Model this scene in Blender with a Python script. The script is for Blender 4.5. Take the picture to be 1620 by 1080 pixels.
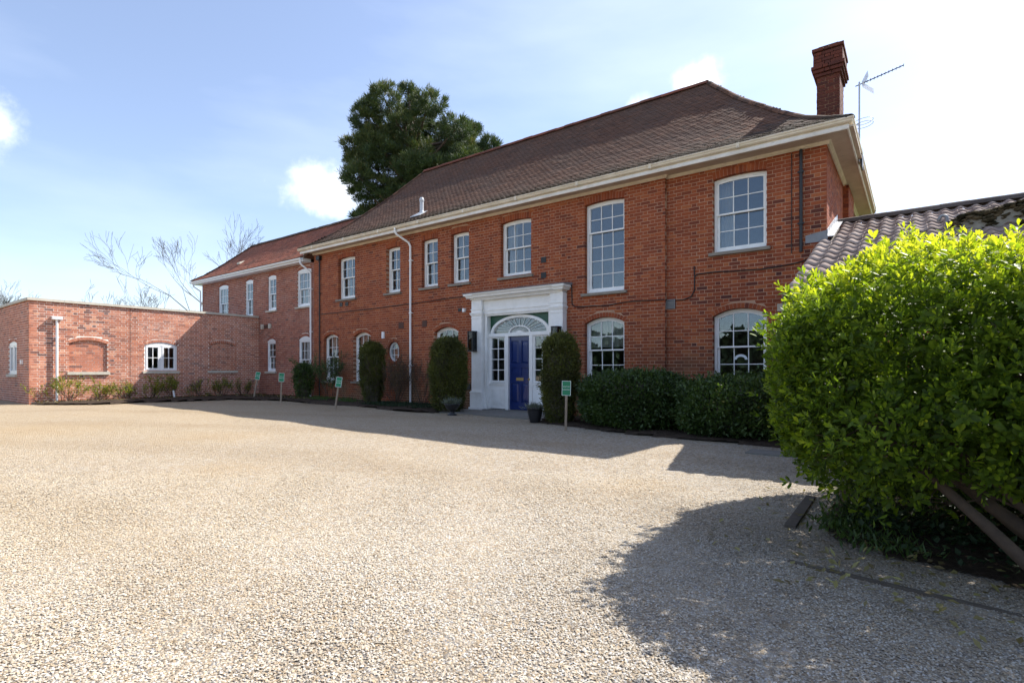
import bpy, math, random
import numpy as np
from mathutils import Vector, Matrix
from mathutils.geometry import tessellate_polygon
R = math.radians
rng = np.random.default_rng(7)
random.seed(11)
scene = bpy.context.scene
for o in list(bpy.data.objects):
    bpy.data.objects.remove(o)

# ------------------------------------------------------------------ camera
CAM = Vector((0.0, -11.7, 1.15))
YAW = 36.862
cam_d = bpy.data.cameras.new('camera')
cam_d.sensor_width = 36.0
cam_d.lens = 851.0 / 1620.0 * 36.0
cam_d.shift_y = 45.5 / 1620.0
cam_d.clip_start = 0.05
cam_d.clip_end = 3000
cam = bpy.data.objects.new('camera', cam_d)
cam.location = CAM
cam.rotation_euler = (R(90), 0, R(YAW))
scene.collection.objects.link(cam)
scene.camera = cam

# ------------------------------------------------------------------ light
SUN_AZ, SUN_EL = 25.0, 46.0          # azimuth from +Y towards +X, elevation
sun_d = bpy.data.lights.new('sun', 'SUN')
sun_d.energy = 4.8
sun_d.angle = R(0.53)
sun_d.color = (1.0, 0.95, 0.87)
sun = bpy.data.objects.new('sun', sun_d)
sdir = Vector((math.sin(R(SUN_AZ)) * math.cos(R(SUN_EL)), math.cos(R(SUN_AZ)) * math.cos(R(SUN_EL)), math.sin(R(SUN_EL))))
sun.rotation_euler = sdir.to_track_quat('Z', 'Y').to_euler()
sun.location = (20, 40, 45)
scene.collection.objects.link(sun)

world = bpy.data.worlds.new('World')
scene.world = world
world.use_nodes = True
wn, wl = world.node_tree.nodes, world.node_tree.links
wn.clear()
w_out = wn.new('ShaderNodeOutputWorld')
w_bg = wn.new('ShaderNodeBackground')
w_bg.inputs['Strength'].default_value = 0.12
sky = wn.new('ShaderNodeTexSky')
sky.sky_type = 'NISHITA'
sky.sun_disc = False
sky.sun_elevation = R(SUN_EL)
sky.sun_rotation = R(SUN_AZ)
sky.altitude = 50
sky.air_density = 1.0
sky.dust_density = .8
sky.ozone_density = 1.6
w_tc = wn.new('ShaderNodeTexCoord')


def wmath(op, a, b=None, c=None):
    n = wn.new('ShaderNodeMath')
    n.operation = op
    for i, s in enumerate((a, b, c)):
        if s is None:
            continue
        if isinstance(s, (int, float)):
            n.inputs[i].default_value = s
        else:
            wl.new(s, n.inputs[i])
    return n.outputs[0]


w_noise = wn.new('ShaderNodeTexNoise')
w_noise.inputs['Scale'].default_value = 9.0
w_noise.inputs['Detail'].default_value = 9.0
w_noise.inputs['Roughness'].default_value = 0.62
wl.new(w_tc.outputs['Generated'], w_noise.inputs['Vector'])
# small fair-weather clouds: direction, width, height, strength
CLOUDS = [((-0.772, 0.545, 0.290), 0.068, 0.034, 0.9), ((-0.940, 0.145, 0.319), 0.040, 0.036, 0.85),
          ((-0.276, 0.844, 0.452), 0.030, 0.020, 0.85), ((-0.362, 0.834, 0.425), 0.026, 0.024, 0.8),
          ((-0.458, 0.794, 0.38), 0.03, 0.012, 0.5),
          ((0.75, 0.20, 0.40), 0.11, 0.05, 0.85), ((0.80, -0.50, 0.30), 0.10, 0.05, 0.85),
          ((-0.93, -0.25, 0.28), 0.12, 0.05, 0.85)]
mask = None
for cdir, sw, sh, stg in CLOUDS:
    cv = Vector(cdir).normalized()
    vs = wn.new('ShaderNodeVectorMath')
    vs.operation = 'SUBTRACT'
    wl.new(w_tc.outputs['Generated'], vs.inputs[0])
    vs.inputs[1].default_value = cv
    vm = wn.new('ShaderNodeVectorMath')
    vm.operation = 'MULTIPLY'
    wl.new(vs.outputs[0], vm.inputs[0])
    vm.inputs[1].default_value = (1 / sw, 1 / sw, 1 / sh)
    ln = wn.new('ShaderNodeVectorMath')
    ln.operation = 'LENGTH'
    wl.new(vm.outputs[0], ln.inputs[0])
    d = wmath('MULTIPLY_ADD', wmath('SUBTRACT', w_noise.outputs['Fac'], 0.5), 3.6, ln.outputs['Value'])
    mr = wn.new('ShaderNodeMapRange')
    mr.interpolation_type = 'SMOOTHSTEP'
    wl.new(d, mr.inputs['Value'])
    mr.inputs['From Min'].default_value = 1.5
    mr.inputs['From Max'].default_value = 0.05
    mr.inputs['To Max'].default_value = stg
    mask = mr.outputs[0] if mask is None else wmath('MAXIMUM', mask, mr.outputs[0])
# thin high haze veil
vn = wn.new('ShaderNodeTexNoise')
vn.inputs['Scale'].default_value = 2.2
vn.inputs['Detail'].default_value = 6
vmap = wn.new('ShaderNodeMapping')
vmap.inputs['Scale'].default_value = (1, 1, 4)
wl.new(w_tc.outputs['Generated'], vmap.inputs['Vector'])
wl.new(vmap.outputs[0], vn.inputs['Vector'])
veil = wn.new('ShaderNodeMapRange')
wl.new(vn.outputs['Fac'], veil.inputs['Value'])
veil.inputs['From Min'].default_value = 0.42
veil.inputs['From Max'].default_value = 0.8
veil.inputs['To Min'].default_value = 0.07
veil.inputs['To Max'].default_value = 0.24
w_mixv = wn.new('ShaderNodeMix')
w_mixv.data_type = 'RGBA'
wl.new(veil.outputs[0], w_mixv.inputs['Factor'])
w_tint = wn.new('ShaderNodeMix')
w_tint.data_type = 'RGBA'
w_tint.blend_type = 'MULTIPLY'
w_tint.inputs['Factor'].default_value = 1.0
wl.new(sky.outputs[0], w_tint.inputs['A'])
w_tint.inputs['B'].default_value = (1.0, .955, .985, 1)
wl.new(w_tint.outputs['Result'], w_mixv.inputs['A'])
w_mixv.inputs['B'].default_value = (7.0, 7.4, 8.0, 1)
w_mix = wn.new('ShaderNodeMix')
w_mix.data_type = 'RGBA'
wl.new(mask, w_mix.inputs['Factor'])
wl.new(w_mixv.outputs['Result'], w_mix.inputs['A'])
w_mix.inputs['B'].default_value = (8.2, 8.3, 8.5, 1)
wl.new(w_mix.outputs['Result'], w_bg.inputs['Color'])
wl.new(w_bg.outputs[0], w_out.inputs[0])

scene.view_settings.view_transform = 'Standard'
scene.view_settings.look = 'None'
scene.view_settings.exposure = 1.04
scene.view_settings.gamma = 1.0
scene.view_settings.use_curve_mapping = False
scene.render.engine = 'CYCLES'
scene.cycles.max_bounces = 8
scene.cycles.transparent_max_bounces = 12
scene.cycles.use_denoising = True

# ------------------------------------------------------------------ materials


class Mat:
    def __init__(s, name):
        s.m = bpy.data.materials.new(name)
        s.m.use_nodes = True
        s.n, s.l = s.m.node_tree.nodes, s.m.node_tree.links
        s.n.clear()
        s.out = s.n.new('ShaderNodeOutputMaterial')

    def node(s, t, **k):
        x = s.n.new(t)
        for a, b in k.items():
            setattr(x, a, b)
        return x

    def put(s, sock, v):
        if v is None:
            return
        if hasattr(v, 'links'):
            s.l.new(v, sock)
        else:
            if sock.type == 'RGBA' and len(v) == 3:
                v = (*v, 1)
            sock.default_value = v

    def pos(s):
        return s.node('ShaderNodeNewGeometry').outputs['Position']

    def noise(s, scale, detail=4, rough=0.55, vec=None, stretch=None, out='Fac'):
        n = s.node('ShaderNodeTexNoise')
        n.inputs['Scale'].default_value = scale
        n.inputs['Detail'].default_value = detail
        n.inputs['Roughness'].default_value = rough
        v = vec or s.pos()
        if stretch:
            mp = s.node('ShaderNodeMapping')
            mp.inputs['Scale'].default_value = stretch
            s.l.new(v, mp.inputs['Vector'])
            v = mp.outputs[0]
        s.l.new(v, n.inputs['Vector'])
        return n.outputs[out]

    def voro(s, scale, feature='F1', out='Distance', vec=None, rnd=1.0):
        n = s.node('ShaderNodeTexVoronoi', feature=feature)
        n.inputs['Scale'].default_value = scale
        n.inputs['Randomness'].default_value = rnd
        s.l.new(vec or s.pos(), n.inputs['Vector'])
        return n.outputs[out]

    def ramp(s, fac, stops, interp='LINEAR'):
        n = s.node('ShaderNodeValToRGB')
        n.color_ramp.interpolation = interp
        e = n.color_ramp.elements
        while len(e) < len(stops):
            e.new(0.5)
        for el, (p, c) in zip(e, stops):
            el.position = p
            el.color = (*c, 1) if len(c) == 3 else c
        s.l.new(fac, n.inputs[0])
        return n.outputs[0]

    def mr(s, v, a, b, c=0.0, d=1.0):
        n = s.node('ShaderNodeMapRange')
        s.l.new(v, n.inputs[0])
        for i, x in enumerate((a, b, c, d)):
            n.inputs[i + 1].default_value = x
        return n.outputs[0]

    def math(s, op, a, b=0.0):
        n = s.node('ShaderNodeMath', operation=op)
        s.put(n.inputs[0], a)
        s.put(n.inputs[1], b)
        return n.outputs[0]

    def mix(s, f, a, b, mode='MIX'):
        n = s.node('ShaderNodeMix', data_type='RGBA', blend_type=mode)
        s.put(n.inputs['Factor'], f)
        s.put(n.inputs['A'], a)
        s.put(n.inputs['B'], b)
        return n.outputs['Result']

    def attr(s, name='tone', kind='GEOMETRY'):
        n = s.node('ShaderNodeAttribute', attribute_name=name, attribute_type=kind)
        return n.outputs['Fac']

    def attrc(s, name):
        n = s.node('ShaderNodeAttribute', attribute_name=name)
        return n.outputs['Color']

    def objrand(s):
        return s.node('ShaderNodeObjectInfo').outputs['Random']

    def sep(s, v, ax):
        n = s.node('ShaderNodeSeparateXYZ')
        s.l.new(v, n.inputs[0])
        return n.outputs[ax]

    def bump(s, h, strength=0.3, dist=0.01):
        n = s.node('ShaderNodeBump')
        n.inputs['Strength'].default_value = strength
        n.inputs['Distance'].default_value = dist
        s.l.new(h, n.inputs['Height'])
        return n.outputs[0]

    def bsdf(s, color, rough=0.7, bump=None, metal=0.0, spec=0.5, coat=0.0):
        b = s.node('ShaderNodeBsdfPrincipled')
        s.put(b.inputs['Base Color'], color)
        s.put(b.inputs['Roughness'], rough)
        s.put(b.inputs['Metallic'], metal)
        s.put(b.inputs['Specular IOR Level'], spec)
        s.put(b.inputs['Coat Weight'], coat)
        if bump is not None:
            s.l.new(bump, b.inputs['Normal'])
        s.l.new(b.outputs[0], s.out.inputs[0])
        return b


M = {}


def brick_mat(name, single, stops, stain):
    m = Mat(name)
    t = m.objrand() if single else m.attr('tone')
    c = m.ramp(t, stops)
    c = m.mix(m.mr(m.noise(38, 5, .65), .35, .7, 0, .45), c, m.mix(1.0, c, (.62, .6, .6), 'MULTIPLY'))
    big = m.noise(.55, 5, .6)
    c = m.mix(m.mr(big, .4, .66, 0, .4), c, m.mix(1.0, c, (.66, .64, .62), 'MULTIPLY'))
    streak = m.mr(m.noise(1.0, 5, .6, stretch=(3.2, 3.2, .22)), .55, .72, 0, .42)
    c = m.mix(streak, c, m.mix(1.0, c, (.60, .58, .57), 'MULTIPLY'))
    if stain == 'algae':      # greenish brown weathering in patches near the ground
        z = m.sep(m.pos(), 2)
        low = m.math('MULTIPLY', m.mr(z, 2.3, .7), m.mr(m.noise(.9, 4, .6), .38, .6))
        c = m.mix(m.math('MULTIPLY', low, .75), c, (.11, .085, .05))
    else:                     # pale lime bloom
        ef = m.math('MULTIPLY', m.mr(m.noise(.8, 5, .65, stretch=(1, 1, 1.8)), .5, .7), m.mr(m.noise(9, 4, .7), .4, .62))
        c = m.mix(m.math('MULTIPLY', ef, .3), c, (.62, .5, .46))
    b = m.bump(m.noise(160, 4, .7), .35, .004)
    m.bsdf(c, .88, b, spec=.25)
    M[name] = m.m


OLD = [(0, (.095, .036, .030)), (.12, (.185, .052, .032)), (.3, (.26, .066, .032)), (.55, (.315, .080, .035)), (.8, (.37, .10, .040)), (1, (.42, .135, .054))]
NEW = [(0, (.18, .10, .09)), (.12, (.30, .135, .10)), (.32, (.43, .17, .11)), (.6, (.54, .21, .13)), (.85, (.62, .265, .165)), (1, (.66, .34, .22))]
brick_mat('old_red_brick', False, OLD, 'algae')
brick_mat('old_red_brick_single', True, OLD, 'algae')
WNG = [(0, (.12, .06, .055)), (.12, (.20, .078, .06)), (.32, (.275, .095, .066)), (.6, (.335, .112, .074)), (.85, (.39, .145, .09)), (1, (.45, .2, .125))]
brick_mat('wing_red_brick', False, WNG, 'lime')
brick_mat('new_red_brick', False, NEW, 'lime')
brick_mat('new_red_brick_single', True, NEW, 'lime')


def mortar(name, c0, c1):
    m = Mat(name)
    c = m.mix(m.mr(m.noise(3, 5, .6), .35, .65), c0, c1)
    m.bsdf(c, .95, m.bump(m.noise(220, 3, .7), .4, .003), spec=.1)
    M[name] = m.m


mortar('old_mortar', (.50, .32, .22), (.37, .22, .145))
mortar('wing_mortar', (.60, .47, .39), (.48, .36, .29))
mortar('new_mortar', (.86, .80, .72), (.76, .68, .60))


def paint(name, c0, c1, rough=.5, wear=.0, wearc=(.2, .13, .08), scale=4.0, coat=0.0):
    m = Mat(name)
    c = m.mix(m.mr(m.noise(scale, 6, .65), .35, .7), c0, c1)
    if wear:
        w = m.mr(m.noise(14, 8, .75, stretch=(.5, .5, 1.0)), .60, .70, 0, wear)
        c = m.mix(w, c, wearc)
    m.bsdf(c, rough, m.bump(m.noise(70, 4, .6), .12, .003), coat=coat)
    M[name] = m.m


paint('white_paint', (.88, .88, .87), (.78, .775, .75), .42, .12, (.45, .42, .36), 5)
paint('upvc_white', (.82, .83, .84), (.78, .79, .80), .3)
paint('cream_paint', (.78, .70, .57), (.62, .53, .40), .62, .7, (.24, .16, .10), 3.0)
paint('aged_white', (.80, .78, .74), (.66, .62, .56), .55, .45, (.22, .18, .13), 3.0)
paint('soffit_board', (.54, .45, .36), (.42, .33, .25), .7, .55, (.14, .10, .07), 2.2)
paint('blue_paint', (.011, .030, .145), (.009, .024, .118), .26, coat=.3)
paint('green_paint', (.012, .085, .045), (.010, .07, .038), .4)
paint('black_iron', (.012, .012, .013), (.02, .02, .021), .45)
paint('black_cable', (.012, .011, .012), (.02, .018, .018), .6)
paint('brass', (.42, .29, .10), (.30, .20, .07), .35)
paint('grey_lead', (.19, .20, .22), (.27, .28, .30), .55, .3, (.12, .12, .12))
paint('bright_lead', (.52, .53, .55), (.38, .39, .41), .45, .2, (.2, .2, .2))
paint('stone_sill', (.36, .33, .28), (.25, .23, .19), .85, .5, (.12, .11, .09), 6)
paint('dark_sill', (.27, .24, .20), (.20, .175, .145), .85, .3, (.07, .07, .06), 6)
paint('pale_stone', (.58, .54, .46), (.46, .43, .36), .85, .3, (.25, .23, .18), 5)
paint('grey_plastic', (.16, .16, .165), (.2, .2, .2), .5)
paint('brown_iron', (.10, .045, .03), (.07, .035, .026), .8)
paint('galvanised', (.55, .57, .6), (.45, .47, .5), .35)
paint('plaster', (.16, .15, .14), (.13, .125, .12), .9)
paint('room_floor', (.10, .08, .06), (.08, .06, .05), .8)
paint('sign_green', (.0, .22, .10), (.0, .20, .09), .35)
paint('sign_white', (.72, .80, .76), (.68, .77, .72), .4)
paint('post_wood', (.33, .26, .19), (.24, .18, .13), .8, .3, (.12, .09, .06), 9)
paint('old_timber', (.11, .09, .07), (.07, .056, .044), .9, .3, (.03, .025, .02), 9)
paint('plant_pot', (.012, .013, .016), (.025, .026, .03), .3)
paint('step_stone', (.20, .19, .17), (.14, .13, .115), .85, .4, (.08, .08, .07), 6)
paint('bark', (.09, .063, .043), (.05, .036, .026), .9, .3, (.05, .036, .026), 10)
paint('pine_bark', (.10, .065, .045), (.06, .04, .03), .9)
paint('grey_bark', (.095, .08, .068), (.06, .052, .045), .9)
paint('paper_white', (.75, .8, .82), (.7, .76, .8), .7)

# curtain cloth
m = Mat('curtain_cloth')
c = m.mix(m.mr(m.noise(3, 3), .3, .7), (.40, .40, .375), (.31, .31, .29))
df = m.node('ShaderNodeBsdfDiffuse')
m.put(df.inputs[0], c)
tr = m.node('ShaderNodeBsdfTranslucent')
m.put(tr.inputs[0], c)
mx = m.node('ShaderNodeMixShader')
mx.inputs[0].default_value = .3
m.l.new(df.outputs[0], mx.inputs[1])
m.l.new(tr.outputs[0], mx.inputs[2])
m.l.new(mx.outputs[0], m.out.inputs[0])
M['curtain_cloth'] = m.m


def glass(name, f0, tint, wav=.0006):
    """thin pane: Schlick reflection over clear transmission, the same from both faces"""
    m = Mat(name)
    bp = m.bump(m.noise(2.4, 2, .5), 1.0, wav)
    lw_ = m.node('ShaderNodeLayerWeight')
    fac = m.math('ADD', m.math('MULTIPLY', m.math('POWER', lw_.outputs['Facing'], 5.0), 1 - f0), f0)
    tp = m.node('ShaderNodeBsdfTransparent')
    m.put(tp.inputs[0], tint)
    gl = m.node('ShaderNodeBsdfGlossy')
    gl.inputs['Roughness'].default_value = .012
    gl.inputs['Color'].default_value = (.84, .93, 1.0, 1)
    m.l.new(bp, gl.inputs['Normal'])
    mx = m.node('ShaderNodeMixShader')
    m.l.new(fac, mx.inputs[0])
    m.l.new(tp.outputs[0], mx.inputs[1])
    m.l.new(gl.outputs[0], mx.inputs[2])
    m.l.new(mx.outputs[0], m.out.inputs[0])
    M[name] = m.m


glass('window_glass', .075, (.90, .92, .92), .0002)
glass('lantern_glass', .04, (.3, .28, .25))


def tile_mat(name, single, stops, moss):
    m = Mat(name)
    t = m.objrand() if single else m.attr('tone')
    c = m.ramp(t, stops)
    c = m.mix(m.mr(m.noise(24, 5, .7), .35, .7, 0, .55), c, m.mix(1, c, (.55, .52, .5), 'MULTIPLY'))
    c = m.mix(m.mr(m.noise(.7, 5, .6), .42, .66, 0, .5), c, (.10, .07, .055))
    if moss:
        z = m.sep(m.pos(), 2)
        e = m.math('MULTIPLY', m.mr(z, 6.35, 5.75), m.mr(m.noise(6, 6, .7), .32, .48))
        c = m.mix(m.math('MULTIPLY', e, .85), c, (.028, .026, .017))
        li = m.mr(m.noise(16, 6, .8), .66, .72, 0, .7)
        c = m.mix(li, c, (.32, .29, .24))
    m.bsdf(c, .9, m.bump(m.noise(120, 4, .7), .4, .004), spec=.2)
    M[name] = m.m


T_OLD = [(0, (.058, .037, .029)), (.25, (.098, .054, .038)), (.6, (.136, .070, .046)), (.9, (.175, .088, .055)), (1, (.24, .125, .08))]
T_NEW = [(0, (.17, .07, .05)), (.3, (.27, .095, .06)), (.7, (.36, .13, .08)), (1, (.44, .19, .12))]
tile_mat('old_tile', False, T_OLD, True)
tile_mat('old_tile_single', True, T_OLD, True)
tile_mat('new_tile', False, T_NEW, False)
tile_mat('ridge_red', True, [(0, (.16, .055, .04)), (1, (.26, .085, .055))], False)
tile_mat('ridge_grey', True, [(0, (.10, .085, .08)), (1, (.17, .14, .125))], False)
tile_mat('pantile', True, [(0, (.32, .235, .20)), (.5, (.41, .315, .27)), (1, (.50, .40, .345))], False)

# foliage


def leaf_mat(name, stops, trans=.35, rough=.42, spec=.5):
    m = Mat(name)
    c = m.ramp(m.attr('tone'), stops)
    pb = m.node('ShaderNodeBsdfPrincipled')
    m.put(pb.inputs['Base Color'], c)
    pb.inputs['Roughness'].default_value = rough
    pb.inputs['Specular IOR Level'].default_value = spec
    tr = m.node('ShaderNodeBsdfTranslucent')
    m.put(tr.inputs[0], m.mix(1, c, (1.25, 1.25, .55), 'MULTIPLY'))
    mx = m.node('ShaderNodeMixShader')
    mx.inputs[0].default_value = trans
    m.l.new(pb.outputs[0], mx.inputs[1])
    m.l.new(tr.outputs[0], mx.inputs[2])
    m.l.new(mx.outputs[0], m.out.inputs[0])
    M[name] = m.m


leaf_mat('laurel_leaf', [(0, (.034, .062, .011)), (.35, (.115, .19, .018)), (.62, (.25, .345, .024)), (.85, (.40, .46, .03)), (1, (.52, .54, .05))], .55, .5, .35)
leaf_mat('yew_leaf', [(0, (.04, .045, .012)), (.4, (.075, .085, .016)), (.75, (.12, .135, .022)), (1, (.17, .16, .03))], .3, .6)
leaf_mat('hedge_leaf', [(0, (.028, .055, .014)), (.5, (.055, .10, .022)), (.9, (.095, .155, .035)), (1, (.24, .24, .07))], .3, .45)
leaf_mat('pine_leaf', [(0, (.022, .045, .020)), (.5, (.05, .082, .030)), (.85, (.10, .125, .038)), (1, (.18, .15, .06))], .22, .6)
leaf_mat('lime_leaf', [(0, (.10, .14, .018)), (.5, (.22, .26, .024)), (1, (.38, .38, .035))], .45, .5)
leaf_mat('dry_leaf', [(0, (.05, .035, .02)), (.5, (.10, .055, .03)), (.85, (.17, .12, .03)), (1, (.26, .20, .05))], .3, .7)
leaf_mat('ivy_leaf', [(0, (.012, .024, .012)), (.6, (.024, .045, .020)), (1, (.05, .075, .034))], .1, .6, .2)
leaf_mat('fallen_leaf', [(0, (.09, .06, .03)), (.5, (.20, .17, .06)), (1, (.34, .32, .12))], .2, .6)
leaf_mat('grass_blade', [(0, (.03, .06, .012)), (.6, (.06, .11, .02)), (1, (.11, .16, .03))], .3, .5)
leaf_mat('lavender_leaf', [(0, (.09, .11, .08)), (1, (.2, .22, .18))], .2, .7)
leaf_mat('moss', [(0, (.022, .02, .012)), (.5, (.05, .042, .024)), (1, (.15, .115, .07))], .05, .95, .1)

# gravel palette shared by the sheet and the loose pebbles
PAL = [(0, (.17, .15, .125)), (.07, (.23, .20, .17)), (.2, (.34, .275, .20)), (.34, (.42, .325, .21)), (.5, (.46, .40, .31)), (.66, (.495, .45, .375)), (.80, (.54, .51, .45)), (.90, (.63, .60, .55)), (1, (.32, .345, .385))]


def sandy(m, c):
    p = m.pos()
    patch = m.mr(m.noise(.23, 5, .6), .38, .62)
    far = m.mr(m.sep(p, 0), -2.0, -13.0)
    f = m.math('MULTIPLY', m.math('ADD', m.math('MULTIPLY', far, .85), m.math('MULTIPLY', patch, .22)), .85)
    c = m.mix(f, c, m.mix(.6, c, (.47, .355, .20)))
    for sx_, sy_, sr_ in ((-2.2, -6.6, .75), (-4.6, -4.5, .5), (-9.5, -7.5, 1.3), (-6.5, -8.6, .9), (-13, -9, 2.0)):
        vd = m.node('ShaderNodeVectorMath', operation='DISTANCE')
        m.l.new(p, vd.inputs[0])
        vd.inputs[1].default_value = (sx_, sy_, 0)
        sp_ = m.math('ADD', m.math('DIVIDE', vd.outputs['Value'], sr_), m.math('MULTIPLY', m.noise(3.0, 4, .6), 1.2))
        c = m.mix(m.mr(sp_, 1.5, .7, 0, .5), c, m.mix(.5, c, (.43, .29, .13)))
    # wheel tracks where the stones lie thinner
    tr_ = m.node('ShaderNodeTexWave', wave_type='RINGS', rings_direction='Z')
    tr_.inputs['Scale'].default_value = .11
    tr_.inputs['Distortion'].default_value = 5.0
    tr_.inputs['Detail'].default_value = 3.0
    tr_.inputs['Detail Scale'].default_value = .5
    mpt = m.node('ShaderNodeMapping')
    mpt.inputs['Location'].default_value = (2, 26, 0)
    m.l.new(p, mpt.inputs[0])
    m.l.new(mpt.outputs[0], tr_.inputs[0])
    c = m.mix(m.mr(tr_.outputs['Fac'], .72, .95, 0, .34), c, m.mix(1, c, (.80, .75, .68), 'MULTIPLY'))
    # earth between the stones by the bed, plus bush shadow deepened in the colour
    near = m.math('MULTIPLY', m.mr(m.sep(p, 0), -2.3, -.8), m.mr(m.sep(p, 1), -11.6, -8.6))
    dirt_shade = m.math('MULTIPLY', near, m.mr(m.noise(1.1, 6, .65), .25, .6))
    return m.mix(m.math('MULTIPLY', dirt_shade, .7), c, m.mix(.55, c, (.10, .09, .082)))


m = Mat('gravel')
p = m.pos()
vc = m.voro(62, 'F1', 'Color')
cell = m.sep(vc, 0)
c1 = m.ramp(cell, PAL)
c2 = m.ramp(m.sep(m.voro(27, 'F1', 'Color'), 1), PAL)
c = m.mix(.38, c1, c2)
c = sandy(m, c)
c = m.mix(m.mr(m.noise(.9, 6, .65), .52, .72, 0, .35), c, m.mix(1, c, (.72, .66, .6), 'MULTIPLY'))
dist = m.voro(62)
gap = m.mr(dist, .0065, .0115, 0, 1)
c = m.mix(m.math('MULTIPLY', gap, .45), c, m.mix(1, c, (.55, .50, .45), 'MULTIPLY'))
hgt = m.math('ADD', m.math('MULTIPLY', dist, -60.0), m.math('MULTIPLY', m.noise(24, 5, .7), 1.2))
m.bsdf(c, .9, m.bump(hgt, .4, .006), spec=.2)
M['gravel'] = m.m

m = Mat('pebble')
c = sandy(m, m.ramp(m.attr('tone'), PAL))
c = m.mix(m.mr(m.noise(180, 4, .6), .4, .7, 0, .3), c, m.mix(1, c, (.7, .66, .62), 'MULTIPLY'))
m.bsdf(c, .75, None, spec=.35)
M['pebble'] = m.m

m = Mat('soil')
c = m.mix(m.mr(m.noise(9, 8, .75), .35, .65), (.035, .026, .02), (.085, .062, .045))
c = m.mix(m.mr(m.voro(70), .012, .0), c, (.13, .10, .075))
m.bsdf(c, .95, m.bump(m.noise(30, 8, .75), 1.0, .03), spec=.1)
M['soil'] = m.m

m = Mat('grass_field')
c = m.mix(m.mr(m.noise(.4, 8, .7), .35, .65), (.05, .09, .02), (.10, .13, .035))
m.bsdf(c, .95, m.bump(m.noise(20, 6, .7), .6, .05), spec=.1)
M['grass_field'] = m.m

m = Mat('lamp_glow')
e = m.node('ShaderNodeEmission')
e.inputs[0].default_value = (1, .97, .9, 1)
e.inputs[1].default_value = 3.0
m.l.new(e.outputs[0], m.out.inputs[0])
M['lamp_glow'] = m.m

# ------------------------------------------------------------------ helpers
COL = scene.collection
BASE = {}


def world_base(o):
    return BASE.get(o.name, Vector((0, 0, 0))) if o else Vector((0, 0, 0))


def tag(o, label=None, cat=None, group=None, kind=None):
    if label:
        o['label'] = label
    if cat:
        o['category'] = cat
    if group:
        o['group'] = group
    if kind:
        o['kind'] = kind
    return o


def empty(name, loc, label, cat, group=None):
    o = bpy.data.objects.new(name, None)
    o.empty_display_size = .2
    o.location = loc
    COL.objects.link(o)
    BASE[o.name] = Vector(loc)
    return tag(o, label, cat, group)


def link(name, me, mat, parent=None, base=None, smooth=False):
    if mat is not None and not me.materials:
        me.materials.append(M[mat])
    o = bpy.data.objects.new(name, me)
    COL.objects.link(o)
    if parent is not None:
        o.parent = parent
        BASE[o.name] = world_base(parent)
    else:
        b = Vector(base) if base is not None else Vector((0, 0, 0))
        o.location = b
        BASE[o.name] = b
    if smooth:
        me.polygons.foreach_set('use_smooth', [True] * len(me.polygons))
    return o


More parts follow.
